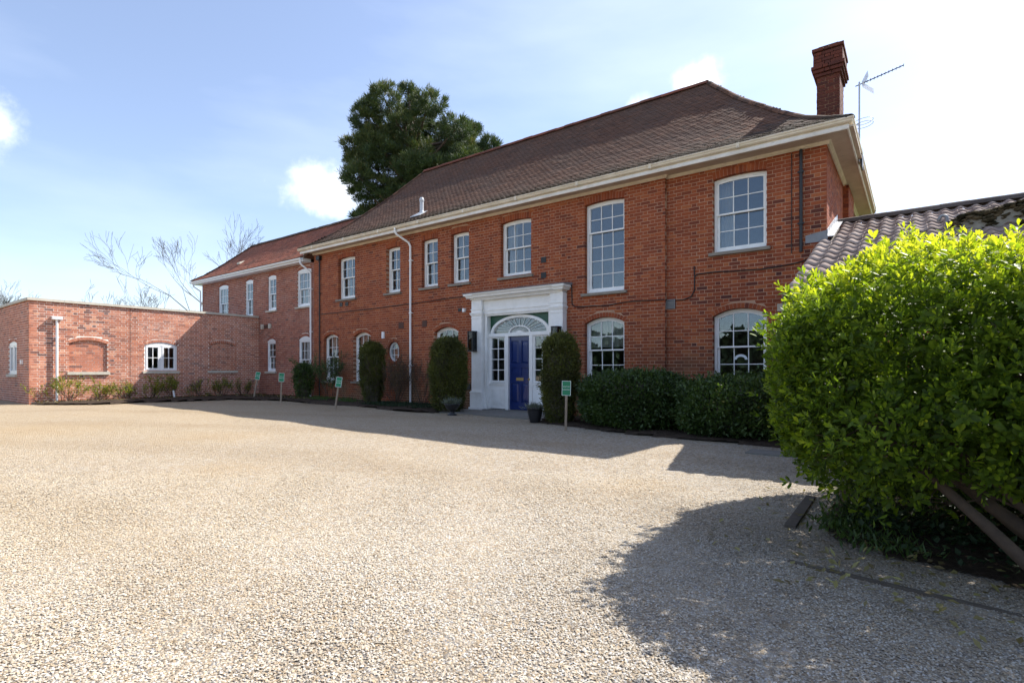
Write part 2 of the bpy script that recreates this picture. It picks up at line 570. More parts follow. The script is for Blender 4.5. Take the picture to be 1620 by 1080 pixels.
class MB:
    """collects boxes, prisms and tubes in world coordinates and links them as one mesh"""

    def __init__(s):
        s.v, s.f = [], []

    def add(s, vs, fs):
        b = len(s.v)
        s.v += [tuple(x) for x in vs]
        s.f += [tuple(i + b for i in f) for f in fs]

    def hexa(s, p):
        s.add(p, [(0, 1, 2, 3), (5, 4, 7, 6), (4, 0, 3, 7), (1, 5, 6, 2), (4, 5, 1, 0), (3, 2, 6, 7)])

    def box(s, x0, x1, y0, y1, z0, z1):
        s.hexa([(x0, y0, z0), (x1, y0, z0), (x1, y0, z1), (x0, y0, z1), (x0, y1, z0), (x1, y1, z0), (x1, y1, z1), (x0, y1, z1)])

    def wbox(s, W, u0, u1, v0, v1, w0, w1):
        """box in wall coordinates, w0 inner, w1 outer"""
        P = W.pt
        s.hexa([P(u0, v0, w1), P(u1, v0, w1), P(u1, v1, w1), P(u0, v1, w1), P(u0, v0, w0), P(u1, v0, w0), P(u1, v1, w0), P(u0, v1, w0)])

    def wprism(s, W, poly, w0, w1, tilt=(0, 0)):
        n = len(poly)
        cu = sum(p[0] for p in poly) / n
        cv = sum(p[1] for p in poly) / n
        vs = []
        for w in (w1, w0):
            for (u, v) in poly:
                vs.append(W.pt(u, v, w + tilt[0] * (u - cu) + tilt[1] * (v - cv)))
        fs = [tuple(range(n)), tuple(range(2 * n - 1, n - 1, -1))]
        for i in range(n):
            j = (i + 1) % n
            fs.append((i, i + n, j + n, j))
        s.add(vs, fs)

    def wstrip(s, W, outer, inner, w0, w1):
        """band between two polylines of equal length"""
        n = len(outer)
        for i in range(n - 1):
            a, b, c, d = inner[i], inner[i + 1], outer[i + 1], outer[i]
            P = W.pt
            s.hexa([P(*a, w1), P(*b, w1), P(*c, w1), P(*d, w1), P(*a, w0), P(*b, w0), P(*c, w0), P(*d, w0)])

    def tube(s, pts, r, n=8, cap=True):
        pts = [Vector(p) for p in pts]
        rs = r if isinstance(r, (list, tuple)) else [r] * len(pts)
        rings = []
        up = Vector((0, 0, 1))
        d0 = (pts[1] - pts[0]).normalized()
        a = d0.cross(up)
        if a.length < .1:
            a = d0.cross(Vector((1, 0, 0)))
        a.normalize()
        for i, p in enumerate(pts):
            if i == 0:
                d = pts[1] - pts[0]
            elif i == len(pts) - 1:
                d = pts[-1] - pts[-2]
            else:
                d = (pts[i + 1] - pts[i]).normalized() + (pts[i] - pts[i - 1]).normalized()
            d.normalize()
            a = a - d * a.dot(d)
            a.normalize()
            b = d.cross(a)
            rings.append([p + (a * math.cos(2 * math.pi * k / n) + b * math.sin(2 * math.pi * k / n)) * rs[i] for k in range(n)])
        vs = [v for rg in rings for v in rg]
        fs = []
        for i in range(len(pts) - 1):
            for k in range(n):
                j = (k + 1) % n
                fs.append((i * n + k, i * n + j, (i + 1) * n + j, (i + 1) * n + k))
        if cap:
            fs.append(tuple(range(n - 1, -1, -1)))
            fs.append(tuple((len(pts) - 1) * n + k for k in range(n)))
        s.add(vs, fs)

    def lathe(s, c, prof, n=20):
        vs, fs = [], []
        for r, z in prof:
            for k in range(n):
                a = 2 * math.pi * k / n
                vs.append((c[0] + r * math.cos(a), c[1] + r * math.sin(a), c[2] + z))
        for i in range(len(prof) - 1):
            for k in range(n):
                j = (k + 1) % n
                fs.append((i * n + k, i * n + j, (i + 1) * n + j, (i + 1) * n + k))
        s.add(vs, fs)

    def sweep(s, path, prof, closed_ends=True):
        """path: list of (x,y); prof: list of (offset to the left of travel, z); mitred"""
        P = [Vector((x, y)) for x, y in path]
        n = len(P)
        vs = []
        for i in range(n):
            if i == 0:
                t0 = t1 = (P[1] - P[0]).normalized()
            elif i == n - 1:
                t0 = t1 = (P[-1] - P[-2]).normalized()
            else:
                t0 = (P[i] - P[i - 1]).normalized()
                t1 = (P[i + 1] - P[i]).normalized()
            n0 = Vector((t0.y, -t0.x))
            n1 = Vector((t1.y, -t1.x))
            mm = (n0 + n1)
            mm = mm / (mm.length_squared / 2) if mm.length > 1e-6 else n0
            # n0 points right of travel
            for off, z in prof:
                q = P[i] + mm * off
                vs.append((q.x, q.y, z))
        k = len(prof)
        fs = []
        for i in range(n - 1):
            for j in range(k):
                j2 = (j + 1) % k
                fs.append((i * k + j, (i + 1) * k + j, (i + 1) * k + j2, i * k + j2))
        if closed_ends:
            fs.append(tuple(range(k)))
            fs.append(tuple((n - 1) * k + j for j in range(k - 1, -1, -1)))
        s.add(vs, fs)

    def mesh(s, name, off=Vector((0, 0, 0))):
        me = bpy.data.meshes.new(name)
        me.from_pydata([(v[0] - off.x, v[1] - off.y, v[2] - off.z) for v in s.v], [], s.f)
        me.update()
        return me

    def build(s, name, mat, parent=None, base=None, smooth=False, **kw):
        off = world_base(parent) if parent is not None else Vector(base or (0, 0, 0))
        o = link(name, s.mesh(name, off), mat, parent, base, smooth)
        return tag(o, **kw)


class Wall:
    def __init__(s, o, u, n):
        s.o, s.u, s.n = Vector(o), Vector(u), Vector(n)

    def pt(s, u, v, w=0.0):
        p = s.o + s.u * u + s.n * w
        return (p.x, p.y, p.z + v)


def poly_mesh(name, V, F, tone=None, off=Vector((0, 0, 0)), smooth=False):
    """numpy verts (N,3), faces (M,k) all the same size k"""
    V = np.asarray(V, dtype=np.float32).reshape(-1, 3) - np.array(off, dtype=np.float32)
    F = np.asarray(F, dtype=np.int32)
    k = F.shape[1]
    me = bpy.data.meshes.new(name)
    me.vertices.add(len(V))
    me.vertices.foreach_set('co', V.ravel())
    me.loops.add(F.size)
    me.loops.foreach_set('vertex_index', F.ravel())
    me.polygons.add(len(F))
    me.polygons.foreach_set('loop_start', np.arange(0, F.size, k, dtype=np.int32))
    me.polygons.foreach_set('loop_total', np.full(len(F), k, dtype=np.int32))
    me.polygons.foreach_set('use_smooth', np.full(len(F), smooth, dtype=bool))
    me.update(calc_edges=True)
    if tone is not None:
        a = me.attributes.new('tone', 'FLOAT', 'POINT')
        a.data.foreach_set('value', np.asarray(tone, dtype=np.float32))
    return me


BOXF = np.array([(0, 1, 2, 3), (4, 0, 3, 7), (1, 5, 6, 2), (4, 5, 1, 0), (3, 2, 6, 7)])


def boxes_mesh(name, B, tone, off):
    """B (N,8,3): front bl br tr tl, back the same; no back faces"""
    B = np.asarray(B)
    n = len(B)
    F = (BOXF[None] + (np.arange(n) * 8)[:, None, None]).reshape(-1, 4)
    return poly_mesh(name, B.reshape(-1, 3), F, np.repeat(tone, 8), off)


# ---- openings ------------------------------------------------------------


class Opening:
    def __init__(s, u0, u1, v0, v1, rise=0.0, ring=0.0, oval=False):
        s.u0, s.u1, s.v0, s.v1, s.rise, s.ring, s.oval = u0, u1, v0, v1, rise, ring, oval
        s.uc = (u0 + u1) / 2
        s.a = (u1 - u0) / 2
        if rise > 0 and not oval:
            s.Rr = (s.a ** 2 + rise ** 2) / (2 * rise)
            s.vc = v1 + rise - s.Rr
            s.th = math.asin(min(1, s.a / s.Rr))

    def arc(s, u, off=0.0):
        """height of the head at u, lowered by off"""
        if s.rise <= 0:
            return s.v1 - off
        r = s.Rr - off
        return s.vc + math.sqrt(max(r * r - (u - s.uc) ** 2, 0))

    def hw(s, v):
        """half width of the hole, ring included, at height v; None when outside"""
        if s.oval:
            cv = (s.v0 + s.v1) / 2
            b = (s.v1 - s.v0) / 2 + s.ring
            t = 1 - ((v - cv) / b) ** 2
            return (s.a + s.ring) * math.sqrt(t) if t > 0 else None
        if v < s.v0 or v > s.v1 + s.rise + s.ring:
            return None
        if v <= s.v1:
            return s.a
        if s.rise <= 0:
            return s.a
        ro = s.Rr + s.ring
        ve = s.v1 + s.ring * math.cos(s.th)
        if v < ve:
            return s.a + (v - s.v1) * math.tan(s.th)
        t = ro * ro - (v - s.vc) ** 2
        return math.sqrt(t) if t > 0 else None

    def outline(s, grow=0.0, n=14):
        if s.oval:
            cv = (s.v0 + s.v1) / 2
            return [(s.uc + (s.a + grow) * math.cos(2 * math.pi * k / 28), cv + ((s.v1 - s.v0) / 2 + grow) * math.sin(2 * math.pi * k / 28)) for k in range(28)]
        if s.rise <= 0:
            return [(s.u0 - grow, s.v0 - grow), (s.u1 + grow, s.v0 - grow), (s.u1 + grow, s.v1 + grow), (s.u0 - grow, s.v1 + grow)]
        pts = [(s.u0 - grow, s.v0 - grow), (s.u1 + grow, s.v0 - grow)]
        for k in range(n + 1):
            t = -s.th + 2 * s.th * (1 - k / n)
            r = s.Rr + grow
            pts.append((s.uc + r * math.sin(t), s.vc + r * math.cos(t)))
        pts[2] = (s.u1 + grow, pts[2][1])
        pts[-1] = (s.u0 - grow, pts[-1][1])
        return pts


CH = .076                # brick course
ST, HD, JT = .2275, .1100, .0112


def lay_bricks(W, L, H, ops, v_start=0.0, u_start=0.0, depth=.115, phase=0.0, ch=CH):
    """Flemish bond; returns boxes, list of (kind,centre uvw) for whole bricks"""
    boxes, whole = [], []
    P = W.pt
    nc = int(math.ceil((H - v_start) / ch))
    per = ST + HD
    for i in range(nc):
        v0 = v_start + i * ch + JT / 2
        v1 = min(v_start + (i + 1) * ch - JT / 2, H)
        if v1 - v0 < .02:
            continue
        u = u_start - per + phase + (per / 2 if i % 2 else 0.0)
        row = []
        while u < L:
            row.append(('s', u + JT / 2, u + ST - JT / 2))
            row.append(('h', u + ST + JT / 2, u + per - JT / 2))
            u += per
        for kind, a, b in row:
            if b <= u_start + .015 or a >= L - .015:
                continue
            full = a >= u_start and b <= L
            pieces = [[max(a, u_start), min(b, L), max(a, u_start), min(b, L)]]   # bottom l r, top l r
            for op in ops:
                hb, ht = op.hw(v0), op.hw(v1)
                hm = op.hw((v0 + v1) / 2)
                if hm is None:
                    continue
                curved = op.rise > 0 or op.oval
                hb = (0.0 if op.oval else hm) if hb is None else hb
                ht = (0.0 if curved else hm) if ht is None else ht
                out = []
                for bl, br, tl, tr_ in pieces:
                    L0, R0, L1, R1 = op.uc - hb, op.uc + hb, op.uc - ht, op.uc + ht
                    if br <= L0 and tr_ <= L1 or bl >= R0 and tl >= R1:
                        out.append([bl, br, tl, tr_])
                        continue
                    full = False
                    left = [bl, min(br, L0), tl, min(tr_, L1)]
                    right = [max(bl, R0), br, max(tl, R1), tr_]
                    for q in (left, right):
                        if (q[1] - q[0]) + (q[3] - q[2]) > .05 and q[1] > q[0] - .002 and q[3] > q[2] - .002:
                            q[1] = max(q[1], q[0] + .003)
                            q[3] = max(q[3], q[2] + .003)
                            out.append(q)
                pieces = out
            for bl, br, tl, tr_ in pieces:
                j = rng.normal(0, .0011, 4)
                pr = max(rng.normal(0, .0014), -.0012)
                boxes.append([P(bl + j[0], v0 + j[1], pr), P(br + j[2], v0 + j[1], pr), P(tr_ + j[2], v1 + j[3], pr), P(tl + j[0], v1 + j[3], pr),
                              P(bl, v0, -depth), P(br, v0, -depth), P(tr_, v1, -depth), P(tl, v1, -depth)])
                whole.append((kind, (bl + br) / 2, (v0 + v1) / 2) if full and v1 - v0 > .06 else None)
    return boxes, whole


def voussoirs(W, op, depth=.10, joint=.008, step=.078):
    out = []
    if op.oval:
        cv = (op.v0 + op.v1) / 2
        b = (op.v1 - op.v0) / 2
        n = 30
        for k in range(n):
            t0, t1 = 2 * math.pi * (k + .06) / n, 2 * math.pi * (k + .94) / n

            def q(t, g):
                return (op.uc + (op.a + g) * math.cos(t), cv + (b + g) * math.sin(t))
            out.append((q(t1, 0), q(t0, 0), q(t0, op.ring), q(t1, op.ring)))
    else:
        n = max(5, round(2 * op.th * (op.Rr + op.ring / 2) / step))
        for k in range(n):
            t0 = -op.th + 2 * op.th * k / n + joint / 2 / op.Rr
            t1 = -op.th + 2 * op.th * (k + 1) / n - joint / 2 / op.Rr

            def q(t, r):
                return (op.uc + r * math.sin(t), op.vc + r * math.cos(t))
            out.append((q(t0, op.Rr), q(t1, op.Rr), q(t1, op.Rr + op.ring - JT), q(t0, op.Rr + op.ring - JT)))
    boxes = []
    for p in out:
        pr = max(rng.normal(.001, .0013), -.001)
        boxes.append([W.pt(*c, pr) for c in p] + [W.pt(*c, -depth) for c in p])
    return boxes


def slab(W, L0, L1, V0, V1, ops, w0, w1, grow=.006):
    """mortar bed behind the bricks with holes for the openings"""
    mb = MB()
    outer = [(L0, V0), (L1, V0), (L1, V1), (L0, V1)]
    loops = [outer] + [op.outline(grow) for op in ops]
    for w, flip in ((w1, False), (w0, True)):
        base = len(mb.v)
        pts = [p for lp in loops for p in lp]
        tri = tessellate_polygon([[Vector((u, v, 0)) for u, v in lp] for lp in loops])
        mb.v += [W.pt(u, v, w) for u, v in pts]
        for t in tri:
            a, b, c = (pts[i] for i in t)
            cr = (b[0] - a[0]) * (c[1] - a[1]) - (b[1] - a[1]) * (c[0] - a[0])
            t = t if (cr > 0) != flip else (t[0], t[2], t[1])
            mb.f.append(tuple(i + base for i in t))
    n = sum(len(lp) for lp in loops)
    s = 0
    for lp in loops:
        k = len(lp)
        for i in range(k):
            j = (i + 1) % k
            mb.f.append((s + i, s + j, n + s + j, n + s + i))
        s += k
    return mb


# ---- windows -------------------------------------------------------------


def arcline(op, off, u0, u1, n=12):
    return [(u0 + (u1 - u0) * k / n, op.arc(u0 + (u1 - u0) * k / n, off)) for k in range(n + 1)]


def pane(parent, W, poly, w, mat='window_glass', amp=.005):
    mb = MB()
    mb.wprism(W, poly, w - .004, w, (random.gauss(0, amp), random.gauss(0, amp)))
    return mb.build('pane', mat, parent)


def grid_sash(mb, win, W, op, u0, u1, v0, v1, cols, rows, w0, w1, stile, brail, trail, arched, bar=.017, offtop=0.0):
    """adds stiles, rails and bars to mb and the panes to win"""
    head = (lambda u, d=0.0: op.arc(u, offtop + d)) if arched else (lambda u, d=0.0: v1 - d)
    mb.wbox(W, u0, u0 + stile, v0, head(u0 + stile / 2) - .002, w0, w1)
    mb.wbox(W, u1 - stile, u1, v0, head(u1 - stile / 2) - .002, w0, w1)
    mb.wbox(W, u0 + stile, u1 - stile, v0, v0 + brail, w0 - .001, w1 + .001)
    if arched:
        a, b = u0 + stile * .5, u1 - stile * .5
        n = 12
        us = [a + (b - a) * k / n for k in range(n + 1)]
        mb.wstrip(W, [(u, head(u)) for u in us], [(u, head(u, trail)) for u in us], w0 - .002, w1 + .002)
    else:
        mb.wbox(W, u0 + stile, u1 - stile, v1 - trail, v1, w0 - .002, w1 + .002)
    A, B = u0 + stile, u1 - stile
    V = v0 + brail
    vt = min(head(A, trail), head(B, trail)) if arched else v1 - trail
    top_ref = (head((A + B) / 2, trail) + vt) / 2 if arched else vt
    cw = (B - A) / cols
    rh = (top_ref - V) / rows
    for c in range(1, cols):
        x = A + c * cw
        mb.wbox(W, x - bar / 2, x + bar / 2, V, head(x, trail) + .004, w0 + .006, w1 - .004)
    for r in range(1, rows):
        y = V + r * rh
        mb.wbox(W, A, B, y - bar / 2, y + bar / 2, w0 + .007, w1 - .005)
    for c in range(cols):
        for r in range(rows):
            ua, ub = A + c * cw, A + (c + 1) * cw
            va, vb = V + r * rh, V + (r + 1) * rh
            if arched and r == rows - 1:
                us = [ub - (ub - ua) * k / 4 for k in range(5)]
                poly = [(ua, va), (ub, va)] + [(u, head(u, trail) + .003) for u in us]
            else:
                poly = [(ua, va), (ub, va), (ub, vb), (ua, vb)]
            pane(win, W, poly, (w0 + w1) / 2)


def sash_window(house, W, op, cols, rt, rb, rec=.125, style='arch', mat='white_paint', sill='dark_sill', sill_h=.075, jamb=.052, label=None):
    mb = MB()
    fw0, fw1 = -rec - .115, -rec
    u0, u1, v0 = op.u0, op.u1, op.v0
    if style == 'board':          # flat frame under a segmental timber head board
        vtop = op.v1
        arch = False
        n = 12
        us = [u0 + (u1 - u0) * k / n for k in range(n + 1)]
        mb.wstrip(W, [(u, op.arc(u, .004)) for u in us], [(u, vtop - .03) for u in us], fw0, fw1 + .012)
        mb.wbox(W, u0, u1, vtop - .075, vtop - .03, fw0, fw1)
        ht = vtop - .075
    else:
        arch = True
        us = [u0 + (u1 - u0) * k / 12 for k in range(13)]
        mb.wstrip(W, [(u, op.arc(u, .0)) for u in us], [(u, op.arc(u, jamb)) for u in us], fw0, fw1)
        ht = op.v1
    mb.wbox(W, u0, u0 + jamb, v0, (op.arc(u0 + .001) if arch else ht) - .002, fw0 + .001, fw1 - .001)
    mb.wbox(W, u1 - jamb, u1, v0, (op.arc(u1 - .001) if arch else ht) - .002, fw0 + .001, fw1 - .001)
    mb.wbox(W, u0 + jamb, u1 - jamb, v0, v0 + .05, fw0, fw1 + .018)
    win = mb.build('window', mat, house, label=label)
    U0, U1 = u0 + jamb, u1 - jamb
    top = (op.v1 + op.rise) if arch else ht
    vm = v0 + .05 + (top - v0 - .05) * rb / (rt + rb)
    sb = MB()
    grid_sash(sb, win, W, op, U0, U1, vm - .018, ht, cols, rt, -rec - .055, -rec - .02, .036, .034, .036, arch, offtop=jamb)
    sb.build('upper_sash', mat, win)
    sb = MB()
    grid_sash(sb, win, W, op, U0, U1, v0 + .05, vm + .016, cols, rb, -rec - .098, -rec - .062, .042, .075, .03, False)
    sb.build('lower_sash', mat, win)
    if sill:
        s = MB()
        e = .075
        pr = .075
        P = W.pt
        a, b = u0 - e, u1 + e
        s.hexa([P(a, v0 - sill_h, pr), P(b, v0 - sill_h, pr), P(b, v0 - .012, pr), P(a, v0 - .012, pr), P(a, v0 - sill_h, -rec - .01), P(b, v0 - sill_h, -rec - .01), P(b, v0 + .004, -rec - .01), P(a, v0 + .004, -rec - .01)])
        s.build('sill', sill, win)
    return win


def curtain(win, W, u0, u1, v0, v1, w, folds=9, amp=.022):
    nu = folds * 6
    vs, fs = [], []
    for j in range(2):
        for i in range(nu + 1):
            t = i / nu
            vs.append(W.pt(u0 + (u1 - u0) * t, (v0, v1)[j], w + amp * math.sin(t * folds * 6.283) + amp * .4 * math.sin(t * 13)))
    for i in range(nu):
        fs.append((i, i + 1, nu + 2 + i, nu + 1 + i))
    mb = MB()
    mb.add(vs, fs)
    return mb.build('curtain', 'curtain_cloth', win, smooth=True)


# ------------------------------------------------------------------ ground


def zg(x, y):
    t = np.clip((-np.asarray(x, dtype=float) - 4) / 14, 0, 1)
    return .10 * t * t * (3 - 2 * t)


def zgf(x, y=0.0):
    return float(zg(x, y))


mb = MB()
mb.v = [(-900, -900, -.12), (900, -900, -.12), (900, 900, -.12), (-900, 900, -.12)]
mb.f = [(0, 1, 2, 3)]
mb.build('ground', 'grass_field', kind='structure')

xs = np.concatenate([np.arange(-60, -28, 2.0), np.arange(-28, 8.01, .35), np.arange(9, 30, 2.0)])
ys = np.concatenate([np.arange(-40, -13, 1.5), np.arange(-13, 2.01, .35)])
GX, GY = np.meshgrid(xs, ys)


def gnoise(x, y):
    return .010 * np.sin(x * 1.7 + 1.3 * np.sin(y * .9)) + .008 * np.sin(y * 2.3 + 1.1 * np.sin(x * 1.1)) + .005 * np.sin(x * 4.1 + y * 3.3)


GZ = zg(GX, GY) + gnoise(GX, GY) - .008
nx, ny = len(xs), len(ys)
idx = np.arange(nx * ny).reshape(ny, nx)
F = np.stack([idx[:-1, :-1], idx[:-1, 1:], idx[1:, 1:], idx[1:, :-1]], -1).reshape(-1, 4)
gm = poly_mesh('gravel_drive', np.stack([GX, GY, GZ], -1).reshape(-1, 3), F, smooth=True)
tag(link('gravel_drive', gm, 'gravel'), kind='structure')


def bed(name, outline, h, kind='structure', mat='soil', res=.11, amp=.02):
    """raised soil bed: lumpy grid clipped to a polygon"""
    ox = [p[0] for p in outline]
    oy = [p[1] for p in outline]
    X = np.arange(min(ox), max(ox) + res, res)
    Y = np.arange(min(oy), max(oy) + res, res)

    def inside(x, y):
        c = False
        n = len(outline)
        for i in range(n):
            x0, y0 = outline[i]
            x1, y1 = outline[(i + 1) % n]
            if (y0 > y) != (y1 > y) and x < (x1 - x0) * (y - y0) / (y1 - y0) + x0:
                c = not c
        return c
    ids, V, Fc = {}, [], []

    def vid(i, j):
        if (i, j) not in ids:
            ids[i, j] = len(V)
            x = X[i] + rng.uniform(-.3, .3) * res
            y = Y[j] + rng.uniform(-.3, .3) * res
            edge = sum(inside(X[i] + a, Y[j] + b) for a, b in ((.13, 0), (-.13, 0), (0, .13), (0, -.13), (.3, 0), (-.3, 0), (0, .3), (0, -.3))) / 8
            V.append((x, y, zgf(x) + h * edge + rng.uniform(-amp, amp) * edge + (-.03 if edge < .45 else 0)))
        return ids[i, j]
    for i in range(len(X) - 1):
        for j in range(len(Y) - 1):
            if inside(X[i] + res / 2, Y[j] + res / 2):
                Fc.append((vid(i, j), vid(i + 1, j), vid(i + 1, j + 1), vid(i, j + 1)))
    mb = MB()
    mb.v, mb.f = V, Fc
    return mb.build(name, mat, smooth=True, kind=kind)


bed('soil_bed', [(-22.05, 0.02), (-22.05, -7.3), (-21.2, -7.4), (-20.3, -6.2), (-20.0, -4), (-19.6, -2.4), (-18.3, -1.85), (-16.5, -1.8), (-13.5, -1.75), (-10.6, -1.95), (-10.0, -1.7), (-10.35, 0.02)], .07)
bed('soil_bed', [(-6.75, 0.02), (-6.7, -1.9), (-5.6, -2.35), (-3.6, -2.75), (-1.5, -2.9), (-1.45, 0.12)], .04)
bed('soil_bed', [(-.35, -7.55), (.4, -7.8), (1.6, -8.25), (5.0, -8.9), (5.0, -4.0), (-.62, -4.4), (-.60, -7.0)], .014, amp=.012, res=.09)

# ------------------------------------------------------------------ main house
house = empty('main_house', (-9.7, 0, 0), 'long two-storey red brick house with brown tiled hipped roof and blue front door', 'house')
WT = 5.46                                     # top of the brickwork
XL, XB, XR = -18.06, -4.49, -1.35             # left end, break, right corner
WA = Wall((XL, 0, 0), (1, 0, 0), (0, -1, 0))  # projecting long front
WB = Wall((XB, .10, 0), (1, 0, 0), (0, -1, 0))  # set-back right bay
WS = Wall((XR, .10, 0), (0, 1, 0), (1, 0, 0))   # right flank


def opx(W, x0, x1, v0, v1, rise=0., ring=0., oval=False):
    o = W.o.x
    return Opening(x0 - o, x1 - o, v0, v1, rise, ring, oval)


UP = dict(rise=.04, ring=.17)
LO = dict(rise=.145, ring=.118)
w549 = opx(WA, -16.56, -15.60, 3.68, 5.12, **UP)
w623 = opx(WA, -13.95, -13.28, 3.68, 5.14, .026, .17)
w681 = opx(WA, -12.28, -11.59, 3.70, 5.16, .026, .17)
w730 = opx(WA, -11.03, -10.33, 3.70, 5.17, .026, .17)
w818 = opx(WA, -9.16, -8.14, 3.70, 5.19, **UP)
wst = opx(WA, -6.53, -5.475, 3.04, 5.21, **UP)
g525 = opx(WA, -17.45, -16.54, .77, 2.31, **LO)
g570 = opx(WA, -15.69, -14.74, .77, 2.31, **LO)
gov = opx(WA, -13.885, -13.30, 1.43, 2.08, 0, .10, True)
g707 = opx(WA, -11.73, -10.75, .77, 2.30, **LO)
gdoor = opx(WA, -9.66, -7.44, -.1, 2.72)
gsl = opx(WA, -6.53, -5.475, .80, 2.29, **LO)
wur = opx(WB, -3.47, -2.41, 3.66, 5.22, **UP)
glr = opx(WB, -3.47, -2.41, .80, 2.30, **LO)
opsA = [w549, w623, w681, w730, w818, wst, g525, g570, gov, g707, gdoor, gsl]
opsB = [wur, glr]


def build_wall(house, W, L, H, ops, bmat, mmat, n_single=0, score=None, u0=0.0, v0=0.0, phase=0.0, name='wall', back=-.22, slab_ext=(0, 0), base_v=-.15, depth=.115):
    wall = slab(W, u0 + slab_ext[0], L + slab_ext[1], base_v, H, ops, back, -.0028).build(name, mmat, house)
    boxes, whole = lay_bricks(W, L, H, ops, v0, u0, depth=depth, phase=phase)
    single = []
    if n_single:
        cand = [(score(W.pt(w[1], w[2], 0)), i) for i, w in enumerate(whole) if w]
        cand = sorted([c for c in cand if c[0] is not None])[:n_single]
        single = [i for _, i in cand]
    keep = sorted(set(range(len(boxes))) - set(single))
    B = [boxes[i] for i in keep]
    for op in ops:
        if op.ring > 0:
            B += voussoirs(W, op, depth)
    tone = rng.beta(3.2, 2.6, len(B))
    o = link('brickwork', boxes_mesh('brickwork', B, tone, world_base(house)), bmat, wall)
    tag(o, kind='stuff')
    if single:
        cache = {}
        rot = Matrix((W.u, Vector((0, 0, 1)), W.n)).transposed()
        for i in single:
            kind, uc, vc = whole[i]
            if kind not in cache:
                l = (ST if kind == 's' else HD) / 2 - JT / 2
                hh = CH / 2 - JT / 2
                bm = MB()
                bm.hexa([(-l, -hh, 0), (l, -hh, 0), (l, hh, 0), (-l, hh, 0), (-l, -hh, -depth), (l, -hh, -depth), (l, hh, -depth), (-l, hh, -depth)])
                me = bm.mesh('brick')
                me.materials.append(M[bmat + '_single'])
                cache[kind] = me
            b = bpy.data.objects.new('brick', cache[kind])
            COL.objects.link(b)
            b.parent = wall
            loc = Vector(W.pt(uc, vc, max(rng.normal(0, .0014), -.0012))) - world_base(house)
            b.matrix_local = Matrix.Translation(loc) @ rot.to_4x4() @ Matrix.Rotation(rng.normal(0, .004), 4, 'Z')
    return wall


fwd = Vector((-math.sin(R(YAW)), math.cos(R(YAW)), 0))
rgt = Vector((math.cos(R(YAW)), math.sin(R(YAW)), 0))


def seen(p):
    """nearest first; nothing behind hedge, bush or lean-to"""
    d = Vector(p) - CAM
    z = d.dot(fwd)
    u = 810 + 851 * d.dot(rgt) / z
    v = 585.5 - 851 * d.z / z
    if v > 590 or (u > 1205 and v > 440) or (u > 1230 and v > 380 + (1308 - u) * .9):
        return None
    return d.length


wallA = build_wall(house, WA, XB - XL, WT, opsA, 'old_red_brick', 'old_mortar')
wallB = build_wall(house, WB, XR - XB, WT, opsB, 'old_red_brick', 'old_mortar', 300, seen, slab_ext=(-.1, -.006))
# return of the break and right flank with a projecting chimney breast
WBk = Wall((XB, 0, 0), (0, 1, 0), (1, 0, 0))
bx, _ = lay_bricks(WBk, .10, WT, [], depth=.05)
link('brickwork', boxes_mesh('brickwork', bx, rng.beta(2.2, 2, len(bx)), world_base(house)), 'old_red_brick', wallA)['kind'] = 'stuff'
build_wall(house, WS, 6.3, WT, [], 'old_red_brick', 'old_mortar', phase=.11, slab_ext=(.03, 0))
WC = Wall((XR + .11, 3.0, 0), (0, 1, 0), (1, 0, 0))
build_wall(house, WC, 1.3, WT, [], 'old_red_brick', 'old_mortar', name='chimney_breast', slab_ext=(.03, 0))
bx, _ = lay_bricks(Wall((XR, 3.0, 0), (1, 0, 0), (0, -1, 0)), .11, WT, [], depth=.05)
link('brickwork', boxes_mesh('brickwork', bx, rng.beta(2.2, 2, len(bx)), world_base(house)), 'old_red_brick', house)['kind'] = 'stuff'
# hidden shell: back and left wall, floors, cross walls
mb = MB()
mb.box(XL, XR, 6.18, 6.42, -.1, WT)
mb.box(XL - .02, XL + .22, .03, 6.16, -.1, WT)
mb.build('back_wall', 'old_mortar', house)
mb = MB()
mb.box(XL + .24, XR - .25, .34, 6.16, 2.78, 2.98)
mb.box(XL + .24, XR - .25, .34, 6.16, WT - .16, WT - .02)
mb.build('ceiling', 'plaster', house)
mb = MB()
mb.box(XL + .24, XR - .25, .34, 6.16, -.1, .12)
mb.build('room_floor', 'room_floor', house)
mb = MB()
for x in (-14.35, -12.55, -9.9, -7.2, -4.62):
    mb.box(x - .06, x + .06, .34, 4.6, .12, 2.78)
    mb.box(x - .06, x + .06, .34, 4.6, 2.98, WT - .16)
mb.box(XL + .24, XR - .25, 4.62, 4.74, .12, 2.78)
mb.box(XL + .24, XR - .25, 4.62, 4.74, 2.98, WT - .16)
mb.build('partition', 'plaster', house)

